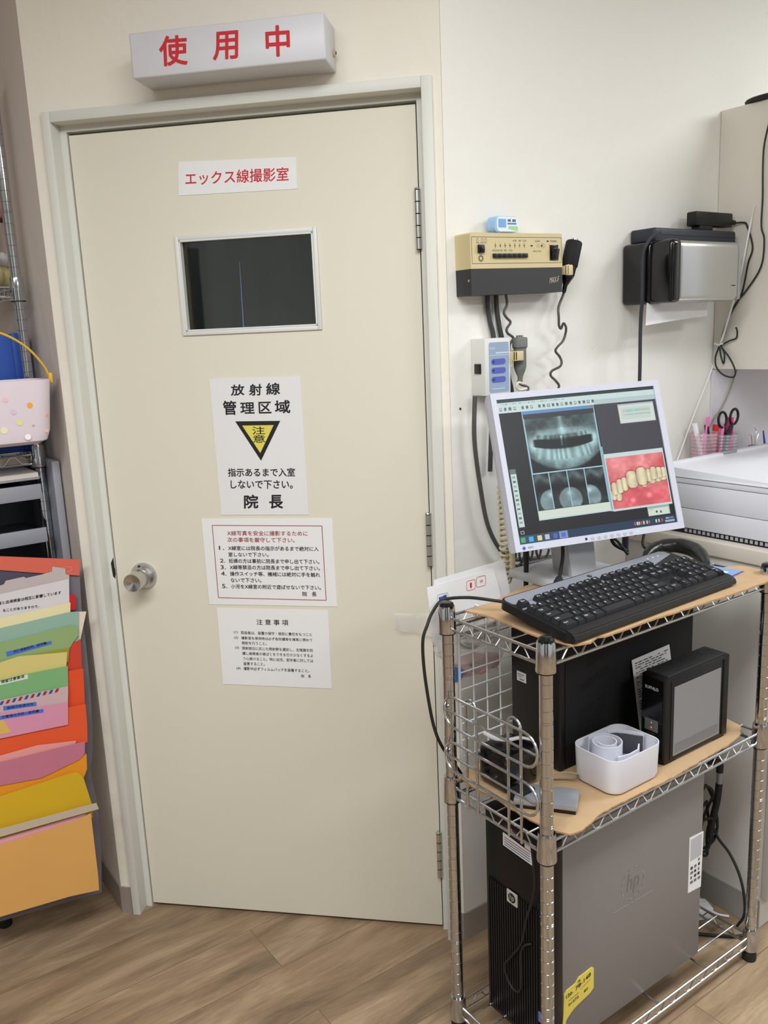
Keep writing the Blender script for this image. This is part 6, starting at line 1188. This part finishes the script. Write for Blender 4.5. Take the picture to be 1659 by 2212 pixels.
# grey drawer tower behind the pockets
tr = thing('letter_tray_stack', 'grey stacked letter trays standing behind the hanging pockets', 'tray stack', (0.40, 2.245, 0.86))
M_tray = mat('tray_grey', s2l(150, 152, 160), 0.45); M_trayd = mat('tray_dark', s2l(84, 86, 94), 0.5)
m = MB(); m.box(0.1505, 0.170, -0.004, 0.25, 0.0, 0.385, M_tray, bev=0.002); m.box(-0.148, -0.128, -0.004, 0.25, 0.0, 0.385, M_tray, bev=0.002); m.box(-0.14, 0.16, 0.245, 0.25, 0.0, 0.355, M_trayd); m.build('side_frame', tr)
for zb in (0.080, 0.196, 0.308):
    m = MB(); m.box(-0.083, 0.119, 0.0, 0.245, zb-0.004, zb, M_trayd); m.box(-0.083, 0.119, -0.006, 0.0, zb-0.012, zb+0.026, M_tray, bev=0.002); m.build('letter_tray', tr)
m = MB(); m.box(-0.083, 0.119, 0.0, 0.245, 0.345, 0.350, M_tray, bev=0.001); m.build('top_panel', tr)
m = MB(); m.box(-0.080, 0.116, 0.0, 0.20, 0.366, 0.378, M_paper2, bev=0.001); m.build('paper_stack', label='loose papers on top of the grey letter trays', cat='paper')
for ch in []: pass
o = bpy.data.objects['paper_stack']; o.location = (0.419, 2.345, 0.86+0.3505)
# support under the tray stack
sb2 = thing('drawer_cabinet', 'dark drawer unit under the letter trays behind the pockets', 'drawers', (0.40, 2.36, 0.0))
m = MB(); m.box(-0.083, 0.120, -0.034, 0.19, 0.623, 0.858, M_trayd, bev=0.003); m.build('body', sb2)
m = MB(); m.box(-0.075, 0.112, -0.038, -0.034, 0.640, 0.840, M_tray, bev=0.002); m.build('drawer', sb2)
# hanging pocket organiser and folders
PO = Vector((0.55, 2.12, 0)); PTH = radians(-14)
def pcol(*c): return s2l(*c)
PM = {'backing': ('pocket_vinyl', (112, 108, 116)), 'navy': ('slate_sheet', (74, 72, 88)), 'salmon': ('salmon_folder', (206, 98, 78)), 'clear': ('clear_folder', (186, 174, 172)), 'white': ('printed_sheet', (208, 204, 206)), 'redtab': ('red_tab', (196, 22, 30)),
 'cream': ('cream_folder', (224, 214, 168)), 'flap': ('beige_flap', (222, 204, 186)), 'bluegreen': ('teal_sheet', (140, 172, 154)), 'green1': ('green_envelope', (138, 164, 110)), 'olive': ('olive_sheet', (150, 144, 50)), 'red1': ('red_pocket', (196, 62, 40)),
 'yellow1': ('yellow_sheet', (206, 192, 118)), 'red2': ('vermilion_pocket', (220, 76, 34)), 'green2': ('mint_folder', (120, 170, 114)), 'airmail': ('airmail_envelope', (196, 168, 170)), 'pink1': ('pink_leaflet', (210, 140, 166)), 'orange1': ('orange_pocket', (222, 84, 40)),
 'pink2a': ('pale_pink_sheet', (222, 150, 144)), 'pink2': ('mauve_folder', (188, 112, 132)), 'orange2': ('amber_pocket', (222, 142, 26)), 'yellow2': ('mustard_folder', (206, 166, 28)), 'pinkstrip': ('pink_strip', (222, 160, 170)), 'tan': ('tan_envelope', (218, 164, 92)), 'band': ('pocket_edge', (190, 176, 156))}
PL = {'salmon': ('plastic_folder', 'salmon red folder sticking out at the top of the hanging pockets'), 'navy': ('slate_folder', 'dark slate sheet just below the salmon folder'), 'clear': ('clear_folder', 'crumpled clear folder behind the printed white sheet'), 'white': ('printed_sheet', 'white sheet with Japanese text in the topmost pocket'),
 'redtab': ('index_card', 'small bright red card at the right of the topmost pocket'), 'cream': ('paper_folder', 'cream folder just above the teal sheet'), 'flap': ('paper_folder', 'beige corner sticking out right of the teal sheet'), 'bluegreen': ('paper_sheet', 'teal green sheet above the olive green envelope'), 'green1': ('envelope', 'grey green envelope with a blue label in the pockets'),
 'olive': ('paper_sheet', 'dark olive sheet edge below the blue-labelled green envelope'), 'red1': ('plastic_folder', 'brick red folder corner right of the yellow sheet'), 'yellow1': ('paper_sheet', 'crumpled yellow sheet above the mint green folder'), 'red2': ('plastic_folder', 'vermilion folder corner right of the mint folder'), 'green2': ('paper_folder', 'mint green folder with a white label'),
 'airmail': ('envelope', 'envelope with red and blue airmail stripes'), 'pink1': ('leaflet', 'light pink leaflet with blue label under the airmail envelope'), 'orange1': ('plastic_folder', 'orange red folder behind the pink leaflets'), 'pink2a': ('paper_sheet', 'salmon pink sheet edge above the mauve folder'), 'pink2': ('paper_folder', 'mauve folder in the second lowest pocket'),
 'orange2': ('plastic_folder', 'amber folder edge below the mauve folder'), 'yellow2': ('paper_folder', 'mustard yellow folder above the large tan envelope'), 'pinkstrip': ('paper_sheet', 'pink sheet edge at the top of the tan envelope'), 'tan': ('envelope', 'large tan envelope in the lowest pocket')}
org = thing('pocket_organizer', 'grey vinyl hanging pocket organiser full of coloured folders at left', 'organizer', PO, PTH)
def punit(k): 
    nm, c = PM[k]; return mat(nm, pcol(*c), 0.5 if k in ('clear', 'tan', 'band', 'backing') else 0.7, noise=(7, 0.05, 3))
off, poly = POCKET['backing']; m = MB(); m.prism(poly, -0.0, 0.004, punit('backing')); m.build('vinyl_back', org, smooth=False)
off, poly = POCKET['band']; m = MB(); m.prism(poly[::-1], -off-0.001, -off, punit('band')); m.build('pocket_edge', org, smooth=False, fixn=True)
for k, (nm, lb) in PL.items():
    off, poly = POCKET[k]; m = MB(); y0 = -off-0.0012
    m.prism(poly, y0, -off, punit(k))
    if k == 'airmail':
        a, b_ = Vector(poly[0]), Vector(poly[2]); 
        a = Vector(poly[1]).lerp(Vector(poly[0]), 1.0); d_ = (Vector(poly[2])-a); L0 = d_.length; d_.normalize(); nn = Vector((d_.y, -d_.x)); s_ = 0.004; i = 0
        if nn.y > 0: nn = -nn
        while s_ < L0-0.014:
            p = a+d_*s_; q_ = p+nn*0.009-d_*0.006; c = M_dred if i % 2 == 0 else M_bink
            m.add([(p.x, y0-0.0003, p.y), (p.x+d_.x*0.007, y0-0.0003, p.y+d_.y*0.007), (q_.x+d_.x*0.007, y0-0.0003, q_.y+d_.y*0.007), (q_.x, y0-0.0003, q_.y)], [(0, 3, 2, 1)], c); s_ += 0.014; i += 1
    for lk, owner in (('label1', 'green1'), ('label2', 'green2'), ('label3', 'airmail'), ('label4', 'pink1'), ('note', 'pink1')):
        if owner == k:
            lo_, lp_ = POCKET[lk]; m.prism(lp_, y0-0.0006, y0-0.0001, mat('blue_label_tape', s2l(70, 110, 200), 0.5) if lk in ('label1', 'label3', 'label4') else (mat('white_label', s2l(206, 218, 206), 0.5) if lk == 'label2' else mat('yellow_note', s2l(212, 176, 90), 0.6)))
    for (st, of, *q_) in POCKET_TEXT:
        own = {0.0148: 'white', 0.0282: 'green1', 0.0402: 'green2', 0.0452: 'airmail', 0.0502: 'pink1'}[of]
        if own == k: m.text(st, y0-0.0009, q_[0:2], q_[2:4], q_[4:6], M_ink, 0.01)
    if k == 'salmon':
        q_ = rrect(-0.06, -0.012, 0.988, 1.0, 0.005, 4)
        for i in range(len(q_)): line(m, q_[i], q_[(i+1) % len(q_)], 0.0007, mat('pale_mark', s2l(228, 160, 150), 0.6), y0-0.0004)
    ob = m.build(nm, smooth=False, fixn=False, loc=PO, rotz=PTH, label=lb, cat={'plastic_folder': 'folder', 'slate_folder': 'folder', 'clear_folder': 'folder', 'printed_sheet': 'paper', 'index_card': 'card', 'paper_folder': 'folder', 'paper_sheet': 'paper', 'envelope': 'envelope', 'leaflet': 'leaflet'}[nm])

# repeated kinds share a group
GR = {'fibreboard_sheet': 'fibreboard sheets on the rack shelves', 'marker_pen': 'marker pens in the cups', 'toothbrush': 'pink toothbrushes in the cups', 'wire_tool': 'bent wire tools in the small cup', 'hand_switch': 'hand switches on the wall', 'switch_clip': 'beige switch clips',
      'plush_toy': 'plush toys on the alcove shelf', 'paper_folder': 'paper folders in the hanging pockets', 'plastic_folder': 'plastic folders in the hanging pockets', 'envelope': 'envelopes in the hanging pockets', 'paper_sheet': 'paper sheets in the hanging pockets', 'pen_cup': 'pen cups behind the printer',
      'cable_loop': 'black cable loops behind the grey tower', 'black_cable': 'black cables around the wire rack', 'power_cable': 'dark cables under the control box', 'white_envelope': 'white sheets behind the rack', 'string': 'thin strings on the wall', 'spiral_cable': 'spiral cables behind the monitor', 'thin_cable': 'thin cables'}
for o in list(bpy.data.objects):
    if o.parent is None:
        b_ = o.name.split('.')[0]
        if b_ in GR and 'group' not in o: o['group'] = GR[b_]
